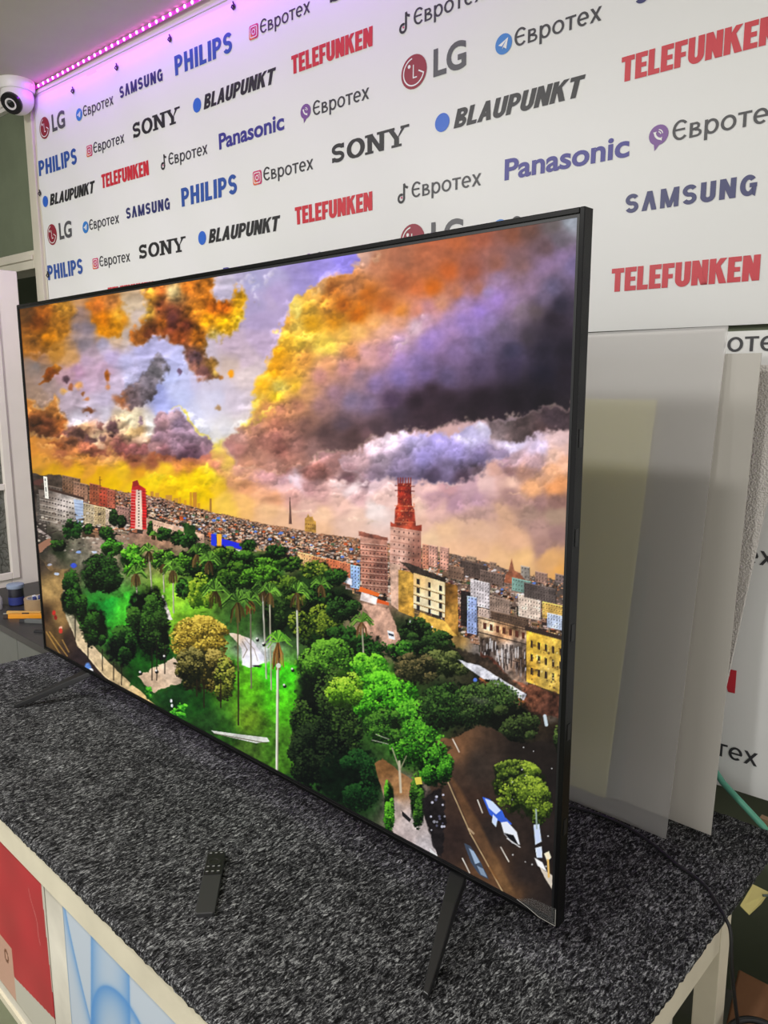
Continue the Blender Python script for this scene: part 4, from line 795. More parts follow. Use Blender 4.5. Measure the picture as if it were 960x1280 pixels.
for k, (a, b_) in enumerate(((.391, .399), (.402, .413), (.416, .424), (.427, .433))): st.box(-.647, .00155, a, -.6455+.004*(k % 2), .0019, b_, 1)
st.build('sticker', [paper, mat('sticker_ink', (90, 92, 96), .6)], tv, label='small white upright sticker at the left edge of the screen')
film = bpy.data.materials.new('clear_film'); film.use_nodes = True; nt = film.node_tree; b = nt.nodes['Principled BSDF']
b.inputs['Base Color'].default_value = (.3, .3, .29, 1); b.inputs['Roughness'].default_value = .6; b.inputs['Specular IOR Level'].default_value = 0; b.inputs['Alpha'].default_value = .06
fl = MB(); fl.prism([(.668, -.0012, .012), (.690, -.0016, .024), (.7225, -.0012, .026), (.7230, -.0016, .004), (.700, -.0012, .0035)], (0, .0006, 0))
fl.tube([(.668, -.0016, .0120), (.684, -.0022, .0095), (.700, -.0016, .0040), (.7230, -.0020, .0040), (.7226, -.0016, .0255)], .0004, 6, 1); fl.build('film_corner', [film, mat('film_edge', (150, 148, 142), .4)], tv, label='loose corner of clear protective film')
for xt, sg in ((.566, 1), (-.503, -1)):      # feet: a clamp under the set and two tapering prongs each
    lg = MB(); lg.hexa([(xt-.016, .004, -.003), (xt+.016, .004, -.003), (xt+.016, .022, -.003), (xt-.016, .022, -.003), (xt-.018, .003, .004), (xt+.018, .003, .004), (xt+.018, .0205, .004), (xt-.018, .0205, .004)])
    ft = lg.build('leg', black, tv, bevel=.001)
    for sy, nm in ((-1, 'prong'), (1, 'prong')):
        q = MB(); ty = .0105+sy*.146; tx = xt+sg*.066
        y0_ = .0105+sy*.004
        def ring(x, y, z, wx, wz): return [(x-wx, y, z-wz), (x+wx, y, z-wz), (x+wx*.8, y, z+wz), (x-wx*.8, y, z+wz)]
        R = [ring(xt+sg*.003, y0_, -.0055, .0150, .0050), ring(xt+sg*.020, .0105+sy*.045, -.0215, .0120, .0062), ring(xt+sg*.048, .0105+sy*.106, -.046, .0085, .0056), ring(tx, ty, -.0600, .0050, .0038)]
        V = [p for r in R for p in r]; F = [(3, 2, 1, 0), (12, 13, 14, 15)]+[(i*4+j, i*4+(j+1) % 4, i*4+4+(j+1) % 4, i*4+4+j) for i in range(3) for j in range(4)]
        q.add(V, F); q.build(nm, mat('satin_black_foot', (30, 30, 31), .34, .5), ft, bevel=.0012)

# ------------------------------------------------------------------ remote control
# lies on the felt; axis from its near end to its far end
rc0 = np.array((.3235, -.2335)); rc1 = np.array((.2225, -.1440)); ax = rc1-rc0; RL = np.linalg.norm(ax); ax /= RL; sd = np.array((ax[1], -ax[0])); RW = .0137
rem = thing('remote_control', (rc0[0], rc0[1], -.0642), 'slim black remote control lying on the felt in front of the television', 'remote control')
def rp_(l, s, z): p = rc0+ax*l+sd*s; return (p[0], p[1], -.0642+z)
bd = MB(); n_ = 14; top, bot = [], []
Zt = lambda l: .0068+.004*(l/RL)
ol = [(RL-.004, RW), (RL, RW-.004), (RL, -RW+.004), (RL-.004, -RW), (.003, -RW), (0, -RW+.003), (0, RW-.003), (.003, RW)]
lo = [rp_(l, s*.86, 0) for l, s in ol]; mi_ = [rp_(l, s, .0035) for l, s in ol]; hi = [rp_(l, s, Zt(l)-.0012) for l, s in ol]; tp = [rp_(RL/2+(l-RL/2)*.985, s*.94, Zt(l)) for l, s in ol]
n8 = 8; F = [tuple(range(n8))[::-1], tuple(range(3*n8, 4*n8))]+[(k*n8+i, k*n8+(i+1) % n8, (k+1)*n8+(i+1) % n8, (k+1)*n8+i) for k in range(3) for i in range(n8)]
bd.add(lo+mi_+hi+tp, F)
bd.build('body', mat('remote_grey_black', (52, 52, 53), .5, .4), rem, bevel=.0006)
pd = MB(); l0 = RL*.585
pd.prism([rp_(l0, -RW*.9, Zt(l0)+.0002), rp_(l0, RW*.9, Zt(l0)+.0002), rp_(RL*.975, RW*.88, Zt(RL)+.0001), rp_(RL*.975, -RW*.88, Zt(RL)+.0001)], (0, 0, .0005))
pd.build('key_panel', mat('remote_key_panel', (23, 23, 24), .5), rem)
keys = [(.60, .58, .0034), (.60, 0, .0034), (.60, -.58, .0034), (.685, .58, .003), (.685, 0, .003), (.685, -.58, .003), (.915, .58, .003), (.915, 0, .0026), (.915, -.58, .003)]
for l, s, r in keys:
    l *= RL; l += .004; z = Zt(l)+.0006
    kb = MB(); kb.lathe(rp_(l, s*RW, z), [(r*.95, 0), (r*.9, .0006), (r*.6, .0009)], 12)
    k_ = kb.build('button', mat('remote_key', (34, 34, 35), .45), rem)
    mk = MB(); mk.prism([rp_(l-.0006, s*RW-.0017, z+.0009), rp_(l-.0006, s*RW+.0017, z+.0009), rp_(l+.0007, s*RW+.0017, z+.0009), rp_(l+.0007, s*RW-.0017, z+.0009)], (0, 0, .0002))
    mk.build('key_symbol', mat('key_print', (176, 176, 174), .5), k_)
kb = MB(); kb.lathe(rp_(RL*.80, 0, Zt(RL*.8)+.0004), [(.0098, 0), (.0098, .0007), (.0086, .0011), (.0058, .0008), (.0054, .0003), (.003, .0004)], 24)
kb.build('ring_pad', mat('remote_ring', (30, 30, 31), .4), rem)

# ------------------------------------------------------------------ sheets leaning behind the set
def diffuser(name, rgb, thru, rough=.45, blur=False):
    M = bpy.data.materials.new(name); M.use_nodes = True; nt = M.node_tree; n = nt.nodes; n.clear()
    o = n.new('ShaderNodeOutputMaterial'); c = tuple(lin(rgb))+(1,)
    d1 = n.new('ShaderNodeBsdfDiffuse'); d1.inputs[0].default_value = c
    d2 = n.new('ShaderNodeBsdfTranslucent'); d2.inputs[0].default_value = c
    g = n.new('ShaderNodeBsdfGlossy'); g.inputs['Roughness'].default_value = rough; g.inputs[0].default_value = (1, 1, 1, 1)
    t = n.new('ShaderNodeBsdfTransparent'); t.inputs[0].default_value = (.96, .96, .95, 1)
    m1 = n.new('ShaderNodeMixShader'); m1.inputs[0].default_value = .12; nt.links.new(d1.outputs[0], m1.inputs[1]); nt.links.new(d2.outputs[0], m1.inputs[2])
    m2 = n.new('ShaderNodeMixShader'); m2.inputs[0].default_value = thru; nt.links.new(m1.outputs[0], m2.inputs[1]); nt.links.new(t.outputs[0], m2.inputs[2])
    m3 = n.new('ShaderNodeMixShader'); m3.inputs[0].default_value = .05; nt.links.new(m2.outputs[0], m3.inputs[1]); nt.links.new(g.outputs[0], m3.inputs[2])
    nt.links.new(m3.outputs[0], o.inputs[0])
    return M
def sheet(nm, xb0, xb1, yb, xt0, xt1, yt, zt, M, label, th=.0022, bow=0., zb=-.0625, tilt=0.):
    n = 14; V = []
    for k in range(n+1):
        t = k/n; y = yb+(yt-yb)*t-bow*math.sin(math.pi*t); z = zb+(zt-zb)*t
        V += [(xb0+(xt0-xb0)*t, y, z-tilt*t), (xb1+(xt1-xb1)*t, y, z), (xb1+(xt1-xb1)*t, y+th, z), (xb0+(xt0-xb0)*t, y+th, z-tilt*t)]
    F = [(0, 1, 2, 3)[::-1], (4*n, 4*n+1, 4*n+2, 4*n+3)]+[(4*k+j, 4*k+(j+1) % 4, 4*k+4+(j+1) % 4, 4*k+4+j) for k in range(n) for j in range(4)]
    b_ = MB(); b_.add(V, F); return b_.build(nm, M, label=label, cat='plastic sheet')
sheet('diffuser_sheet', -.50, .704, .3665, -.50, .7065, .4735, .7335, diffuser('milky_diffuser', (214, 210, 208), .70), 'front milky diffuser sheet standing behind the television, nearest to it', .0018)
sheet('light_guide_sheet', -.52, .5755, .4115, -.52, .6015, .4730, .6215, diffuser('yellowed_light_guide', (255, 249, 178), .0), 'yellowed plastic sheet showing through the milky sheet', .003)
sheet('clear_edge_sheet', -.52, .598, .4200, -.52, .6215, .4790, .6210, diffuser('grey_reflector', (176, 182, 176), .25), 'grey sheet whose edge shows just right of the yellowed sheet', .002)
sheet('white_sheet', -.48, .752, .4255, -.48, .7545, .4815, .6925, diffuser('white_reflector', (204, 199, 190), .10), 'white plastic sheet standing second, its edge right of the front milky one', .0018)
sheet('backing_sheet', -.52, .690, .4335, -.52, .697, .4885, .7310, diffuser('dull_white_sheet', (206, 203, 198), .0), 'tall dull white sheet behind the others, seen only through the milky one', .0018)
foam = bpy.data.materials.new('white_foam_wrap'); foam.use_nodes = True; nt = foam.node_tree; b = nt.nodes['Principled BSDF']; b.inputs['Base Color'].default_value = tuple(lin((205, 199, 192)))+(1,); b.inputs['Roughness'].default_value = .38
tc = nt.nodes.new('ShaderNodeTexCoord'); vo = nt.nodes.new('ShaderNodeTexVoronoi'); vo.inputs['Scale'].default_value = 260; nt.links.new(tc.outputs['Object'], vo.inputs['Vector'])
bp = nt.nodes.new('ShaderNodeBump'); bp.inputs['Strength'].default_value = .6; bp.inputs['Distance'].default_value = .004; nt.links.new(vo.outputs['Distance'], bp.inputs['Height']); nt.links.new(bp.outputs[0], b.inputs['Normal'])
sheet('foam_sheet', -.30, .714, .4640, -.30, .790, .5280, .676, foam, 'grainy foam wrapping sheet standing behind the white plastic sheet', .006, -.004)

# ------------------------------------------------------------------ mains cable and the things at the right end
cab = mat('black_cable_rubber', (24, 24, 26), .45, .45)
def spline(pts, n=10):
    P_ = [np.array(p, float) for p in pts]; P_ = [2*P_[0]-P_[1]]+P_+[2*P_[-1]-P_[-2]]; out = []
    for i in range(1, len(P_)-2):
        for k in range(n):
            t = k/n; a, b_, c_, d_ = P_[i-1:i+3]
            out.append(.5*((2*b_)+(-a+c_)*t+(2*a-5*b_+4*c_-d_)*t*t+(-a+3*b_-3*c_+d_)*t**3))
    out.append(P_[-2]); return out
zc = -.0600
pc = MB(); pc.tube(spline([(.30, .048, .10), (.33, .10, .0), (.39, .24, -.040), (.46, .32, zc), (.547, .345, zc), (.596, .355, zc), (.646, .353, zc), (.695, .336, zc), (.744, .312, zc), (.792, .292, zc), (.826, .258, zc), (.8405, .243, -.0625), (.8500, .236, -.074), (.856, .232, -.120), (.863, .243, -.19), (.868, .262, -.245), (.876, .285, -.2662), (.905, .335, -.2685), (1.0, .38, -.2685)]), .0026, 8)
pc.build('power_cable', cab, smooth=True, label='black mains cable trailing from the television across the felt and over the edge', cat='cable')
BX = thing('cardboard_box', (.90, .34, FLOOR), 'brown cardboard box on the floor beside the right end of the counter', 'box')
card = mat('brown_cardboard', (146, 104, 76), .8, .2, noise=.12, nscale=12)
zb = -.272
f = MB(); p0, p1, p2, p3 = (.853, .205), (1.10, .17), (1.13, .42), (.808, .430)
f.hexa([p+(FLOOR,) for p in (p0, p1, p2, p3)]+[p+(zb,) for p in (p0, p1, p2, p3)]); f.build('carton', card, BX, bevel=.003)
f = MB(); f.prism([(.85, .306, zb), (1.112, .276, zb), (1.113, .282, zb), (.85, .312, zb)], (0, 0, .0012)); f.build('flap_seam', mat('cardboard_edge', (112, 78, 56), .85), BX)
f = MB(); f.lathe((.868, .272, zb+.0002), [(.019, 0), (.019, .0008)], 28); f.build('label', mat('white_round_label', (205, 203, 200), .5), BX, label='round white paper label')
f = MB(); f.prism([(.846, .262, zb), (.854, .250, zb), (.862, .258, zb), (.853, .274, zb)], (0, 0, .001)); f.build('label', mat('white_round_label', (205, 203, 200), .5), BX, label='torn white paper scrap')
cl = MB()
def coil(cx, cy, r, z0, ph, turn, z1): return [(cx+r*math.cos(ph+t*turn), cy+r*.95*math.sin(ph+t*turn), z0+(z1-z0)*t+.006*math.sin(t*9)) for t in np.linspace(0, 1, 40)]
cl.tube([(.858, .214, zb+.012), (.857, .232, zb+.016), (.856, .250, zb+.024)]+coil(.905, .262, .056, zb+.03, 3.3, -5.2, zb+.012), .0048, 9)
cl.tube(coil(.905, .235, .066, zb+.007, 2.9, -5.6, zb+.02), .0048, 9)
cl.tube([(.8600, .206, zb+.012), (.8580, .226, zb+.014), (.8570, .242, zb+.018)], [.011, .0105, .006], 10)
cl.build('cable_coil', cab, smooth=True, label='coiled thick black lead with its plug lying on the cardboard box', cat='cable')
yt = MB(); yt.prism([(.8405, .300, -.0740), (.8400, .352, -.0690), (.8600, .360, -.0760), (.8570, .338, -.0830), (.8520, .304, -.0845)], (0, 0, .0016))
yt.build('masking_tape', mat('yellow_masking_tape', (190, 178, 112), .7), label='scrap of yellow tape stuck at the right hem of the carpet', cat='tape')
wi = MB(); wi.tube(spline([(.856, .346, -.0742), (.90, .39, -.078), (.96, .44, -.085), (1.05, .465, -.10), (1.06, .47, FLOOR+.003)]), .0018, 7); wi.build('thin_wire', mat('grey_green_wire', (72, 84, 76), .5), smooth=True, label='thin grey wire running off from the yellow tape scrap', cat='wire')
tl = MB(); tl.tube([(.66, .575, .02), (.722, .556, -.036), (.80, .516, -.064), (.95, .50, -.19), (1.30, .49, FLOOR+.006)], .0055, 10); tl.build('teal_pole', mat('teal_painted_pole', (96, 168, 142), .4), smooth=True, label='thin teal pole slanting down below the hanging banner', cat='pole')
kr = MB(); kr.prism([(.792, .532, -.062), (.80, .532, -.070), (1.318, .532, FLOOR), (1.46, .532, FLOOR), (1.0, .532, -.080)], (0, .012, 0))
kr.build('packing_board', mat('tan_packing_board', (150, 122, 92), .8, noise=.1), label='tan board slanting down to the floor behind the teal pole', cat='board')

# ------------------------------------------------------------------ grey cabinet on the left and what is on it
cx0, cx1, cy0, cy1, zt_ = -1.74, -.895, .106, .47, -.086
cabn = thing('low_cabinet', (-1.3, .2, FLOOR), 'low grey cabinet with a black top at the left end of the counter', 'cabinet')
greyl = mat('grey_laminate', (108, 110, 105), .5, .4, noise=.05)
MB().box(cx0, cy0-.004, zt_-.022, cx1, cy1, zt_).build('worktop', mat('black_laminate_top', (58, 57, 56), .42, .45, noise=.1, nscale=30), cabn, bevel=.0015)
MB().box(cx0+.01, cy0+.018, FLOOR, cx1-.01, cy1-.01, zt_-.022).build('body', greyl, cabn)
for a, b_ in ((cx0+.012, -1.478), (-1.475, -1.1925), (-1.1895, cx1-.012)): 
    dr = MB().box(a, cy0+.002, FLOOR+.03, b_, cy0+.018, zt_-.027).build('door', greyl, cabn, bevel=.001)
def on(x, y): return (x, y, zt_)
bt = thing('dark_jar', on(-1.475, .222), 'dark jar with a pale blue lid standing on the black cabinet top', 'jar')
MB().lathe(on(-1.475, .222), [(.0235, 0), (.0245, .004), (.0245, .058), (.022, .062)], 28).build('jar', mat('dark_jar', (34, 34, 44), .35), bt, smooth=True)
MB().lathe((-1.475, .222, zt_+.005), [(.0249, 0), (.0249, .026)], 28).build('jar_label', mat('blue_jar_label', (52, 62, 130), .5), bt, smooth=True)
MB().lathe((-1.475, .222, zt_+.060), [(.026, 0), (.0275, .003), (.0275, .012), (.024, .014)], 28).build('lid', mat('pale_blue_lid', (150, 164, 188), .4), bt, smooth=True)
wbm = mat('white_bottle_plastic', (222, 220, 216), .35)
wb = thing('white_bottle', on(-1.478, .150), 'white plastic bottle at the left end of the cabinet top', 'bottle')
MB().lathe(on(-1.478, .150), [(.026, 0), (.027, .004), (.027, .034), (.020, .046), (.012, .050)], 26).build('bottle', wbm, wb, smooth=True)
MB().lathe((-1.478, .150, zt_+.049), [(.012, 0), (.012, .012), (.010, .014)], 20).build('cap', mat('grey_cap', (190, 192, 198), .4), wb, smooth=True)
tr = thing('tape_roll', on(-1.352, .240), 'wide roll of brown parcel tape lying flat on the cabinet top', 'tape')
rl = MB(); n = 40
pr = [(.0385, 0), (.0385, .046), (.0300, .046), (.0300, 0)]
rl.add([(-1.352+r*math.cos(2*math.pi*j/n), .240+r*math.sin(2*math.pi*j/n), zt_+h) for r, h in pr for j in range(n)], [(i*n+j, i*n+(j+1) % n, ((i+1) % 4)*n+(j+1) % n, ((i+1) % 4)*n+j) for i in range(4) for j in range(n)])
rl.build('tape', mat('brown_parcel_tape', (168, 142, 108), .3, noise=.1, nscale=60), tr, smooth=True)
co = MB(); pr = [(.0299, .001), (.0299, .0455), (.0275, .0455), (.0275, .001)]
co.add([(-1.352+r*math.cos(2*math.pi*j/n), .240+r*math.sin(2*math.pi*j/n), zt_+h) for r, h in pr for j in range(n)], [(i*n+j, i*n+(j+1) % n, ((i+1) % 4)*n+(j+1) % n, ((i+1) % 4)*n+j) for i in range(4) for j in range(n)])
co.build('core', mat('white_tape_core', (214, 210, 206), .6), tr, smooth=True)
for k, (dx, dy, c_) in enumerate(((-.010, -.004, (212, 214, 222)), (.008, -.010, (52, 62, 120)), (.004, .010, (60, 70, 130)), (-.004, .016, (220, 220, 224)))):
    sc_ = MB(); sc_.hexa([(-1.352+dx-.007, .240+dy-.005, zt_+.0005), (-1.352+dx+.006, .240+dy-.006, zt_+.0005), (-1.352+dx+.007, .240+dy+.004, zt_+.0005), (-1.352+dx-.006, .240+dy+.006, zt_+.0005), (-1.352+dx-.004, .240+dy-.005, zt_+.052), (-1.352+dx+.009, .240+dy-.004, zt_+.049), (-1.352+dx+.008, .240+dy+.005, zt_+.050), (-1.352+dx-.005, .240+dy+.006, zt_+.053)])
    sc_.build('packet', mat('packet_%d%d%d' % c_, c_, .5), label=('white packet at the left inside the tape roll', 'dark blue packet at the front inside the tape roll', 'blue packet at the right inside the tape roll', 'white packet at the back inside the tape roll')[k], cat='packet', group='packets inside the tape roll', bevel=.001)
def stick(nm, cat, label, A, B, parts):
    A, B = np.array(A), np.array(B); L = np.linalg.norm(B-A); t = (B-A)/L
    th_ = thing(nm, tuple((A+B)/2), label, cat)
    for pn, l0, l1, w_, h_, M in parts:
        s_ = np.array((t[1], -t[0], 0)); c0, c1 = A+t*l0*L, A+t*l1*L
        MB().hexa([tuple(c0-s_*w_), tuple(c0+s_*w_), tuple(c1+s_*w_), tuple(c1-s_*w_), tuple(c0-s_*w_*.8+np.array((0, 0, h_))), tuple(c0+s_*w_*.8+np.array((0, 0, h_))), tuple(c1+s_*w_*.8+np.array((0, 0, h_))), tuple(c1-s_*w_*.8+np.array((0, 0, h_)))]).build(pn, M, th_, bevel=.0012)
orange = mat('orange_knife_plastic', (228, 150, 30), .4); dk = mat('dark_knife_grip', (52, 36, 28), .5); steel = mat('dull_steel', (150, 148, 142), .35, metal=.8)
stick('utility_knife', 'knife', 'orange snap-off utility knife lying in front of the tape roll', on(-1.352, .135), on(-1.262, .224), [('handle', .12, 1, .0085, .014, orange), ('grip', 0, .12, .0085, .011, dk), ('slider', .45, .62, .004, .017, dk)])
stick('utility_knife', 'knife', 'second orange knife, behind the first and touching the tape roll', on(-1.398, .150), on(-1.302, .232), [('handle', .1, 1, .006, .011, mat('tan_handle', (214, 168, 92), .45)), ('blade', 0, .1, .004, .004, steel)])
stick('marker_pen', 'pen', 'thick grey marker pen lying in front of the orange knives', on(-1.272, .153), on(-1.165, .228), [('barrel', .14, 1, .0075, .012, mat('grey_marker', (96, 98, 96), .4)), ('cap', 0, .14, .0065, .010, mat('marker_cap', (44, 44, 46), .4))])
stick('black_clip', 'clip', 'small black clip near the television edge of the cabinet top', on(-1.142, .144), on(-1.085, .184), [('jaw', 0, .5, .007, .006, dark), ('spring', .5, 1, .009, .010, dark)])

# ------------------------------------------------------------------ lettering
def ribbon(pts, w, closed=False):
    P_ = [np.array(p, float) for p in pts]; n = len(P_); L, R = [], []
    w = w if hasattr(w, '__len__') else [w]*n
    for i in range(n):
        a = P_[(i-1) % n] if closed or i else None; c = P_[(i+1) % n] if closed or i < n-1 else None
        t0 = P_[i]-a if a is not None else c-P_[i]; t1 = c-P_[i] if c is not None else t0
        t0 = t0/np.linalg.norm(t0); t1 = t1/np.linalg.norm(t1); t = t0+t1; t /= np.linalg.norm(t)
        nrm = np.array((-t[1], t[0])); k = w[i]/2/max(.5, np.dot(nrm, (-t1[1], t1[0])))
        L.append(P_[i]+nrm*k); R.append(P_[i]-nrm*k)
    m_ = n if closed else n-1
    return [[tuple(L[i]), tuple(R[i]), tuple(R[(i+1) % n]), tuple(L[(i+1) % n])] for i in range(m_)]
def arc(cx, cy, rx, ry, a0, a1, n=14): return [(cx+rx*math.cos(math.radians(a0+(a1-a0)*k/n)), cy+ry*math.sin(math.radians(a0+(a1-a0)*k/n))) for k in range(n+1)]
def rc(x0, y0, x1, y1): return [(x0, y0), (x1, y0), (x1, y1), (x0, y1)]
def glyph(ch, w, t, th, slab=0.):
    """block capitals as polygons in a w x 1 box; t: stem width, th: bar height"""
    G = []; h = t/2
    def bowl(y0, y1, wr): 
        r = (y1-y0)/2; x = max(t, wr-r); return ribbon([(t*.5, y1-th/2), (x, y1-th/2)]+arc(x, (y0+y1)/2, wr-x-h*.9, r-th/2, 90, -90, 12)[1:-1]+[(x, y0+th/2), (t*.5, y0+th/2)], th if th > t*.8 else t*.9)
    if ch == 'I': G += [rc(0, 0, t, 1)]
    elif ch == 'T': G += [rc(0, 1-th, w, 1), rc(w/2-h, 0, w/2+h, 1-th*.5)]
    elif ch == 'L': G += [rc(0, 0, t, 1), rc(t*.5, 0, w, th)]
    elif ch == 'E': G += [rc(0, 0, t, 1), rc(t*.5, 0, w, th), rc(t*.5, 1-th, w, 1), rc(t*.5, .5-th*.45, w*.92, .5+th*.45)]
    elif ch == 'F': G += [rc(0, 0, t, 1), rc(t*.5, 1-th, w, 1), rc(t*.5, .46-th*.45, w*.9, .46+th*.45)]
    elif ch == 'H': G += [rc(0, 0, t, 1), rc(w-t, 0, w, 1), rc(t*.5, .5-th/2, w-t*.5, .5+th/2)]
    elif ch == 'N': G += [rc(0, 0, t, 1), rc(w-t, 0, w, 1), [(0, 1), (t*1.05, 1), (w, 0), (w-t*1.05, 0)]]
    elif ch == 'K': G += [rc(0, 0, t, 1), [(t*.6, .34), (t*.6, .60), (w-t*1.05, 1), (w, 1)], [(t*.9, .56), (t*1.7, .70), (w+t*.08, 0), (w-t*1.05, 0)]]
    elif ch == 'U': G += ribbon([(h, 1)]+[(h, .30)]+arc(w/2, .30, w/2-h, .30-th/2, 180, 360, 14)[1:-1]+[(w-h, .30), (w-h, 1)], t)
    elif ch == 'P': G += [rc(0, 0, t, 1)]+bowl(.36, 1, w)
    elif ch == 'B': G += [rc(0, 0, t, 1)]+bowl(.47, 1, w*.95)+bowl(0, .53, w)
    elif ch == 'A': G += [[(0, 0), (t, 0), (w/2+h*.9, 1), (w/2-h*.9, 1)], [(w-t, 0), (w, 0), (w/2+h*.9, 1), (w/2-h*.9, 1)], rc(w*.24, .22, w*.76, .22+th*.9)]
    elif ch == 'V': G += [[(0, 0), (t, 0), (w/2+h, 1), (w/2-h, 1)], [(w-t, 0), (w, 0), (w/2+h, 1), (w/2-h, 1)]]      # barless A
    elif ch == 'M': G += [rc(0, 0, t*.9, 1), rc(w-t*.9, 0, w, 1), [(0, 1), (t, 1), (w/2+h*.7, 0), (w/2-h*.7, 0)], [(w, 1), (w-t, 1), (w/2-h*.7, 0), (w/2+h*.7, 0)]]
    elif ch == 'O':
        p = arc(w/2, .5, w/2-h*.9, .5-th/2, 0, 360, 28)[:-1]; G += ribbon(p, [th+(t-th)*abs(math.cos(2*math.pi*i/28)) for i in range(28)], True)
    elif ch == 'G': G += ribbon(arc(w/2, .5, w/2-h*.9, .5-th/2, 42, 318, 24)+[(w-h, .16), (w-h, .47)], (t+th)/2)+[rc(w*.56, .40, w, .40+th)]
    elif ch == 'S':
        tt = (t+th)/2*.92; rx, ry = w/2-tt/2, (1-tt)/4; G += ribbon(arc(w/2, 1-tt/2-ry, rx, ry, 22, 262, 18)+arc(w/2, tt/2+ry, rx, ry, 82, -158, 18), tt)
    elif ch == 'Y': G += [[(0, 1), (t*1.05, 1), (w/2+h, .42), (w/2-h, .42)], [(w, 1), (w-th*1.5, 1), (w/2+h*.2, .42), (w/2+h, .50)], rc(w/2-h, 0, w/2+h, .46)]
    if slab:
        s_ = slab; e_ = t*.55
        if ch == 'N': G += [rc(-e_, 1-s_, t*1.2, 1), rc(-e_, 0, t+e_*.6, s_), rc(w-t-e_, 1-s_, w+e_, 1)]
        if ch == 'Y': G += [rc(-e_, 1-s_, t+e_, 1), rc(w-t-e_*.4, 1-s_, w+e_, 1), rc(w/2-h-e_, 0, w/2+h+e_, s_)]
        if ch == 'S': G += [rc(w-t*.55, .72, w-t*.05, .97), rc(t*.05, .03, t*.55, .28)]
    return G
def word(s, widths, t, th, gap, W, H, shear=0., slab=0.):
    """a word as polygons scaled to W x H; widths, t in letter heights"""
    x = 0; out = []
    for i, ch in enumerate(s):
        w_ = widths[ch] if isinstance(widths, dict) and ch in widths else (widths.get('*', .6) if isinstance(widths, dict) else widths)
        for poly in glyph(ch, w_, t, th, slab): out.append([(x+p[0], p[1]) for p in poly])
        x += w_+gap
    x -= gap
    return [[(p[0]/x*W+shear*p[1]*H, p[1]*H) for p in poly] for poly in out]
def evrotech(W, H):
    t = .125; x = 0; out = []; X_ = .735; D_ = -.26; h = t/2
    def ring(w, a0=0, a1=360, n=26, y0=0, y1=X_): 
        p = arc(w/2, (y0+y1)/2, w/2-h, (y1-y0)/2-h*.9, a0, a1, n); return ribbon(p[:-1], t*.95, True) if a1-a0 == 360 else ribbon(p, t*.95)
    for ch, w, gap in (('C', .62, .09), ('v', .50, .10), ('r', .56, .07), ('o', .60, .05), ('t', .52, .05), ('e', .56, .05), ('x', .54, 0)):
        if ch == 'C': g = ring(w+.06, 42, 318, 24, 0, 1)+[rc(.06, .47, w*.84, .47+t*.85)]
        if ch == 'v': g = [rc(0, 0, t, X_)]+ribbon([(h, X_-t*.45), (w*.5, X_-t*.45)]+arc(w*.5, X_*.76-t*.05, w*.34-h, X_*.235-t*.4, 90, -90, 10)+[(h, X_*.53)], t*.85)+ribbon([(h, X_*.53), (w*.55, X_*.53)]+arc(w*.55, X_*.28, w*.45-h, X_*.26-t*.35, 90, -90, 10)+[(h, t*.45)], t*.85)
        if ch == 'r': g = [rc(0, D_, t, X_)]+ring(w)
        if ch == 'o': g = ring(w)
        if ch == 't': g = [rc(0, X_-t*.9, w, X_), rc(w/2-h, 0, w/2+h, X_-t*.5)]
        if ch == 'e': g = ring(w, 0, 312, 24)+[rc(h, X_*.5-t*.42, w-h*.4, X_*.5+t*.42)]
        if ch == 'x': g = [[(0, 0), (t*1.1, 0), (w, X_), (w-t*1.1, X_)], [(0, X_), (t*1.1, X_), (w, 0), (w-t*1.1, 0)]]
        out += [[(x+p[0], p[1]) for p in q] for q in g]; x += w+gap
    return [[(p[0]/x*W, p[1]*H) for p in q] for q in out]
TXT = {}
def typed(body, offset, W, H=None):
    """a word set in the built-in sans, as triangles scaled to width W (and cap height H)"""
    k = (body, offset)
    if k not in TXT:
        c = bpy.data.curves.new('lettering', 'FONT'); c.body = body; c.offset = offset; c.resolution_u = 5
        o = bpy.data.objects.new('lettering', c); COL.objects.link(o); bpy.context.view_layer.update()
        me = o.evaluated_get(bpy.context.evaluated_depsgraph_get()).to_mesh()
        TXT[k] = ([tuple(v.co[:2]) for v in me.vertices], [tuple(p.vertices) for p in me.polygons])
        o.to_mesh_clear() if False else None
        bpy.data.objects.remove(o); bpy.data.curves.remove(c)
    V, F = TXT[k]; x0 = min(p[0] for p in V); x1 = max(p[0] for p in V)
    s = W/(x1-x0); y = s
    if H: y = H/max(p[1] for p in V)
    return [((p[0]-x0)*s, p[1]*y) for p in V], F

INK = ['banner_vinyl', 'ink_blue', 'ink_red', 'ink_navy', 'ink_violet_blue', 'ink_charcoal', 'ink_grey', 'ink_maroon', 'ink_white', 'ink_sky', 'ink_dot_blue', 'ink_pink', 'ink_purple', 'ink_orange', 'ink_text']
RGBS = [(233, 233, 231), (44, 84, 164), (204, 38, 54), (42, 46, 104), (56, 52, 142), (34, 34, 36), (84, 84, 88), (148, 36, 56), (236, 236, 234), (52, 128, 206), (44, 104, 206), (206, 54, 110), (120, 74, 150), (226, 110, 70), (50, 50, 54)]
vinyl = [mat(n, c, .42 if i == 0 else .46, .4 if i == 0 else .7) for i, (n, c) in enumerate(zip(INK, RGBS))]
def waves(u, z, amp):
    return amp*(.6*math.sin(u*5.1+z*7.3+.6)+.5*math.sin(u*9.7-z*6.1+1.9)+.35*math.sin(u*17.+z*13.+.3)+.25*math.sin((u+z*.75)*26.)*max(0, min(1, (.1-u)/1.2)))*max(0, min(1, (.8-u)/1.))
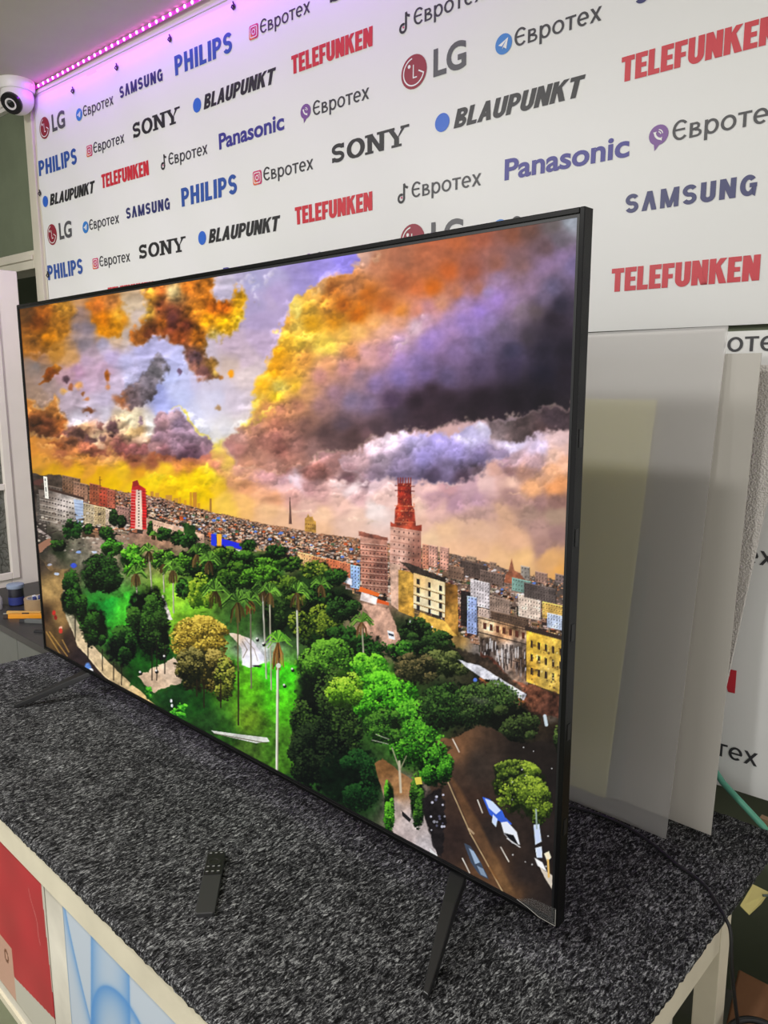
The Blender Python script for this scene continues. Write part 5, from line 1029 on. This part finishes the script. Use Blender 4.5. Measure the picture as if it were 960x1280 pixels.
class Banner:
    def __init__(s, base, amp): s.b = MB(); s.base = base; s.amp = amp
    def pt(s, u, z, d): return s.base(u, z, d+waves(u, z, s.amp))
    def sheet(s, u0, z0, u1, z1, n=90, m_=44, th=.0006):
        U = np.linspace(u0, u1, n); Z = np.linspace(z0, z1, m_)
        for d, fl in ((0, False), (-th, True)):
            V = [s.pt(u, z, d) for z in Z for u in U]
            s.b.add(V, [(j*n+i, j*n+i+1, (j+1)*n+i+1, (j+1)*n+i)[::-1 if fl else 1] for j in range(m_-1) for i in range(n-1)])
    def poly(s, pts, ink, d=.0011, clip=None):
        if clip and (max(p[1] for p in pts) > clip[1] or min(p[1] for p in pts) < clip[0]): return
        s.b.add([s.pt(p[0], p[1], d) for p in pts], [tuple(range(len(pts)))], INK.index(ink))
    def mesh(s, V, F, u, z, ink, d=.0011):
        s.b.add([s.pt(u+p[0], z+p[1], d) for p in V], F, INK.index(ink))
    def put(s, polys, u, z, ink, d=.0011):
        for q in polys: s.poly([(u+p[0], z+p[1]) for p in q], ink, d)
    def disc(s, u, z, rx, rz, ink, d=.0011, n=28): s.poly(arc(u, z, rx, rz, 0, 360, n)[:-1], ink, d)
    def logo(s, k, u, z):
        if k == 'LG':
            V, F = typed('LG', .03, .083, .0525); s.mesh(V, F, u, z, 'ink_grey')
            c, y = u-.052, z+.0215; s.disc(c, y, .0345, .0345, 'ink_maroon')
            s.put(ribbon(arc(0, 0, .0275, .0275, 100, 345, 26)+[(.013, -.007*0)], .0028), c, y, 'ink_white', .0018)
            s.put(ribbon([(-.001, .014), (-.001, -.012), (.009, -.012)], .0026), c, y, 'ink_white', .0018); s.disc(c-.0125, y+.0125, .0038, .0038, 'ink_white', .0018)
        elif k[:3] == 'EVR':
            s.put(evrotech(.178, .0325), u, z, 'ink_text'); c, y = u-.024, z+.0125
            if k[3] == 't':
                s.disc(c, y, .0188, .0188, 'ink_sky')
                for q in ([(-.0115, -.0005), (.0105, .0095), (.0065, -.0105), (.0005, -.006), (-.0025, -.0095), (-.0035, -.004)],): s.put([q], c, y, 'ink_white', .0018)
                s.put([[(-.0035, -.004), (.0068, .0058), (-.0012, -.0052), (-.0025, -.0095)]], c, y, 'ink_sky', .0022)
            elif k[3] == 'i':
                rr = lambda r, q: [p for a, sx, sy in ((0, 1, 1), (90, -1, 1), (180, -1, -1), (270, 1, -1)) for p in arc(sx*(r-q), sy*(r-q), q, q, a, a+90, 5)]
                s.put([rr(.0170, .0055)], c, y, 'ink_pink'); s.put([[(-.017, -.0115), (-.0115, -.017), (.006, -.017), (-.017, .004)]], c, y, 'ink_orange', .0014)
                s.put(ribbon(rr(.0122, .0042), .0022, True), c, y, 'ink_white', .0018); s.put(ribbon(arc(0, 0, .0056, .0056, 0, 360, 18)[:-1], .0022, True), c, y, 'ink_white', .0018); s.disc(c+.0068, y+.0068, .0014, .0014, 'ink_white', .0018, 10)
            elif k[3] == 'k':
                s.put(ribbon([(.003, .021)]+[(.003, -.008)]+arc(-.005, -.009, .008, .008, 0, -300, 16), .0052), c, y, 'ink_charcoal'); s.put(ribbon([(.003, .021), (.0055, .0145), (.0135, .0115)], .005), c, y, 'ink_charcoal')
                s.disc(c-.0035, y-.0075, .0022, .0022, 'ink_pink', .0016, 10)
            else:
                s.put([arc(0, .003, .0172, .0168, 0, 360, 26)[:-1], [(-.008, -.009), (.002, -.0135), (-.006, -.0225)]], c, y, 'ink_purple')
                s.put(ribbon(arc(.006, .008, .0125, .0125, 178, 272, 10), [.0068]+[.0036]*9+[.0068]), c, y, 'ink_white', .0018); s.put(ribbon(arc(-.001, .003, .0085, .0085, 8, 82, 6), .0016)+ribbon(arc(-.001, .003, .0050, .0050, 8, 82, 6), .0016), c, y, 'ink_white', .0018)
        elif k == 'SAM': s.put(word('SVMSUNG', {'S': .66, 'V': .74, 'M': .88, 'U': .68, 'N': .72, 'G': .72}, .25, .205, .17, .222, .0325), u, z, 'ink_navy')
        elif k == 'PHI': s.put(word('PHILIPS', {'P': .62, 'H': .66, 'I': .21, 'L': .50, 'S': .60}, .235, .20, .12, .247, .0500), u, z, 'ink_blue')
        elif k == 'SONY': s.put(word('SONY', {'S': .88, 'O': 1.22, 'N': 1.10, 'Y': 1.20}, .30, .15, .20, .226, .0415, 0, .13), u, z, 'ink_charcoal')
        elif k == 'BLAU':
            s.put(word('BLAUPUNKT', {'B': .62, 'L': .50, 'A': .70, 'U': .62, 'P': .60, 'N': .66, 'K': .68, 'T': .62}, .235, .20, .055, .283, .0365, .26), u, z, 'ink_charcoal'); s.disc(u-.029, z+.018, .0185, .0185, 'ink_dot_blue')
        elif k == 'TELE': s.put(word('TELEFUNKEN', {'T': .52, 'E': .47, 'L': .44, 'F': .46, 'U': .58, 'N': .60, 'K': .62}, .235, .20, .045, .256, .0415), u, z, 'ink_red')
        elif k == 'PANA': V, F = typed('Panasonic', .026, .258, .0385); s.mesh(V, F, u, z, 'ink_violet_blue')

ROWA = [('LG', -1.563), ('EVRt', -1.368), ('SAM', -1.150), ('PHI', -.869), ('EVRi', -.514), ('SONY', -.274), ('BLAU', .076), ('TELE', .437), ('EVRk', .80), ('PANA', 1.05)]
ROWB = [('PHI', -1.669), ('EVRi', -1.319), ('SONY', -1.092), ('BLAU', -.750), ('TELE', -.403), ('EVRk', -.032), ('PANA', .201), ('EVRv', .535), ('LG', .90), ('EVRt', 1.1)]
ROWC = [('BLAU', -1.611), ('TELE', -1.279), ('EVRk', -.921), ('PANA', -.690), ('EVRv', -.334), ('LG', .022), ('EVRt', .217), ('SAM', .457), ('PHI', .76), ('EVRi', 1.1)]
DZ = {'PHI': -.004, 'EVR': .002, 'LG': 0, 'SAM': .004, 'SONY': -.001, 'BLAU': .001, 'TELE': 0, 'PANA': -.001}
bn = Banner(lambda u, z, d: wp(u, z, d+.012), .0026)
bn.sheet(-1.674, .745, 1.32, 1.6125, 150, 60)
for row, z0 in ((ROWA, 1.488), (ROWB, 1.368), (ROWC, 1.257), (ROWA, 1.141), (ROWB, 1.020), (ROWC, .911), (ROWA, .788)):
    for k, u in row: bn.logo(k, u, z0+.019*(u+1.5)+DZ[k[:3] if k[:3] == 'EVR' else k]-(.009 if z0 < .8 else 0))
bo = bn.b.build('banner', vinyl, recalc=False, origin=wp(0, .745, .012), label='wide white logo banner hung along the wall above the television', cat='banner')
bo_ties = [(-1.415, 1.581), (-1.152, 1.586), (-.880, 1.593), (-.611, 1.600), (-.33, 1.604), (-.05, 1.604), (.24, 1.604), (.53, 1.604), (-1.668, 1.305), (-1.663, 1.031)]
for u, z in bo_ties:                         # eyelets with a black tie through each
    e_ = MB(); a, b_ = np.array(bn.pt(u, z, .001)), np.array(bn.pt(u, z, .006))
    e_.lathe(tuple(a), [(.0062, 0), (.0062, .0012), (.0040, .0020), (.0036, .0004)], 18, tuple(b_-a)); eo = e_.build('eyelet', mat('eyelet_metal', (150, 148, 146), .3, metal=.9), bo, smooth=True)
    t_ = MB(); t_.tube([bn.pt(u, z, .001), bn.pt(u-.002, z+.003, .006), bn.pt(u-.003, z-.003, .008), bn.pt(u+.003, z-.010, .006), bn.pt(u+.005, z-.003, .005), bn.pt(u-.001, z+.011, .004)], .0019, 6); t_.build('tie', cab, eo)
bl = Banner(lambda u, z, d: (u/WN+d*WB/WN, .547+WB*u/WN-d/WN, z), .004)
bl.sheet(-.9, -.062, 1.32, .732, 110, 50)
for row, z0 in ((ROWB, .699), (ROWC, .583), (ROWA, .468), (ROWB, .349), (ROWC, .233), (ROWA, .116), (ROWB, -.006)):
    for k, u in row:
        v = u+(0 if row is not ROWB else 0)
        if row is ROWB: v = {'EVRv': .5875}.get(k, u)
        if row is ROWC and k == 'PHI': v = .81
        if row is ROWA: v = u+.028
        if v > -.62 and not (z0 > .69 and u < .5): bl.logo(k, v, z0+.0*(u))
bl.b.build('banner', vinyl, recalc=False, origin=(0, .55, -.062), label='second white logo banner hanging lower, behind the leaning sheets', cat='banner')

# ------------------------------------------------------------------ light strip, security camera
A_, B_ = np.array((-1.664, .4885, 1.6425)), np.array((.20, .578, 1.6505))
ls = thing('led_strip', tuple(A_), 'glowing magenta light strip running along the top of the wall above the banner', 'light strip')
tape_m = mat('pink_strip_tape', (244, 84, 238), .4)
t_ = MB(); e0, e1 = A_, B_; t_.hexa([tuple(e0+np.array(p)) for p in ((0, -.0012, -.005), (0, .0012, -.005))]+[tuple(e1+np.array(p)) for p in ((0, .0012, -.005), (0, -.0012, -.005))]+[tuple(e0+np.array(p)) for p in ((0, -.0012, .005), (0, .0012, .005))]+[tuple(e1+np.array(p)) for p in ((0, .0012, .005), (0, -.0012, .005))])
t_.build('tape', tape_m, ls)
ledm = bpy.data.materials.new('magenta_led'); ledm.use_nodes = True; b = ledm.node_tree.nodes['Principled BSDF']; b.inputs['Emission Color'].default_value = (1, .16, .95, 1); b.inputs['Emission Strength'].default_value = 11; b.inputs['Base Color'].default_value = (.9, .6, .9, 1)
NL = 56; first = None
for k in range(NL):
    p = A_+(B_-A_)*(k+.3)/NL
    if first is None:
        q = MB(); q.lathe(tuple(p+np.array((0, -.0014, 0))), [(.0046, 0), (.0046, .0012), (.0034, .0026), (.001, .0034)], 12, (0, -1, -.15)); first = q.build('led', ledm, ls); f0 = p
    else:
        c_ = first.copy(); COL.objects.link(c_); c_.parent = ls; c_.location = Vector(first.location)+Vector(p-f0)*K
gl = bpy.data.lights.new('led_glow', 'AREA'); gl.shape = 'RECTANGLE'; gl.size = float(np.linalg.norm(B_-A_))*K; gl.size_y = .008*K; gl.energy = 4.6; gl.color = (.34, .0, 1)
go = bpy.data.objects.new('led_glow', gl); COL.objects.link(go); go.parent = ls
mid = (A_+B_)/2+np.array((0, -.024, -.004)); xa = Vector(B_-A_).normalized(); zl = Vector((0, .25, 1)); zl = (zl-xa*zl.dot(xa)).normalized(); ya = zl.cross(xa)
mm = Matrix((xa, ya, zl)).transposed().to_4x4(); mm.translation = Vector(mid-A_)*K; go.matrix_local = mm

sc_ = thing('security_camera', (-1.672, .436, CEIL), 'white dome security camera with a black lens fixed under the ceiling corner', 'camera')
cw = mat('white_camera_plastic', (226, 222, 220), .35, .45)
c0 = np.array((-1.672, .436, CEIL))
MB().lathe(tuple(c0), [(.058, 0), (.060, -.006), (.058, -.028), (.055, -.034)], 36).build('base', cw, sc_, smooth=True)
bc = c0+np.array((0, 0, -.052)); R_ = .053
MB().lathe(tuple(bc), [(R_*math.cos(a), R_*math.sin(a)) for a in np.linspace(math.pi/2*.55, -math.pi/2*.98, 18)], 36).build('ball', cw, sc_, smooth=True)
dirn = np.array((.41, -.57, -.55)); dirn /= np.linalg.norm(dirn)
ey = MB(); ey.lathe(tuple(bc+dirn*R_*.70), [(.0345, 0), (.0345, .013), (.032, .0155), (.018, .0155), (.017, .012)], 32, tuple(dirn)); eo = ey.build('lens_plate', mat('camera_black', (18, 18, 20), .25), sc_, smooth=True)
ey = MB(); n = 32; u_ = np.cross(dirn, (0, 0, 1)); u_ /= np.linalg.norm(u_); w_ = np.cross(u_, dirn); cc = bc+dirn*(R_*.70+.0158)
V = [tuple(cc+dirn*h+r*(u_*math.cos(2*math.pi*j/n)+w_*math.sin(2*math.pi*j/n))) for r, h in ((.0185, 0), (.0185, .0012), (.0145, .0012), (.0145, 0)) for j in range(n)]
ey.add(V, [(i*n+j, i*n+(j+1) % n, ((i+1) % 4)*n+(j+1) % n, ((i+1) % 4)*n+j) for i in range(4) for j in range(n)]); ey.build('lens_ring', cw, eo, smooth=True)
ey = MB(); ey.lathe(tuple(bc+dirn*(R_*.70+.0125)), [(.0135, 0), (.012, .003), (.007, .0048), (.001, .0054)], 24, tuple(dirn)); ey.build('lens', mat('lens_glass', (12, 14, 18), .08, .6), eo, smooth=True)
for o in list(bpy.data.objects):
    if '_o' in o: del o['_o']
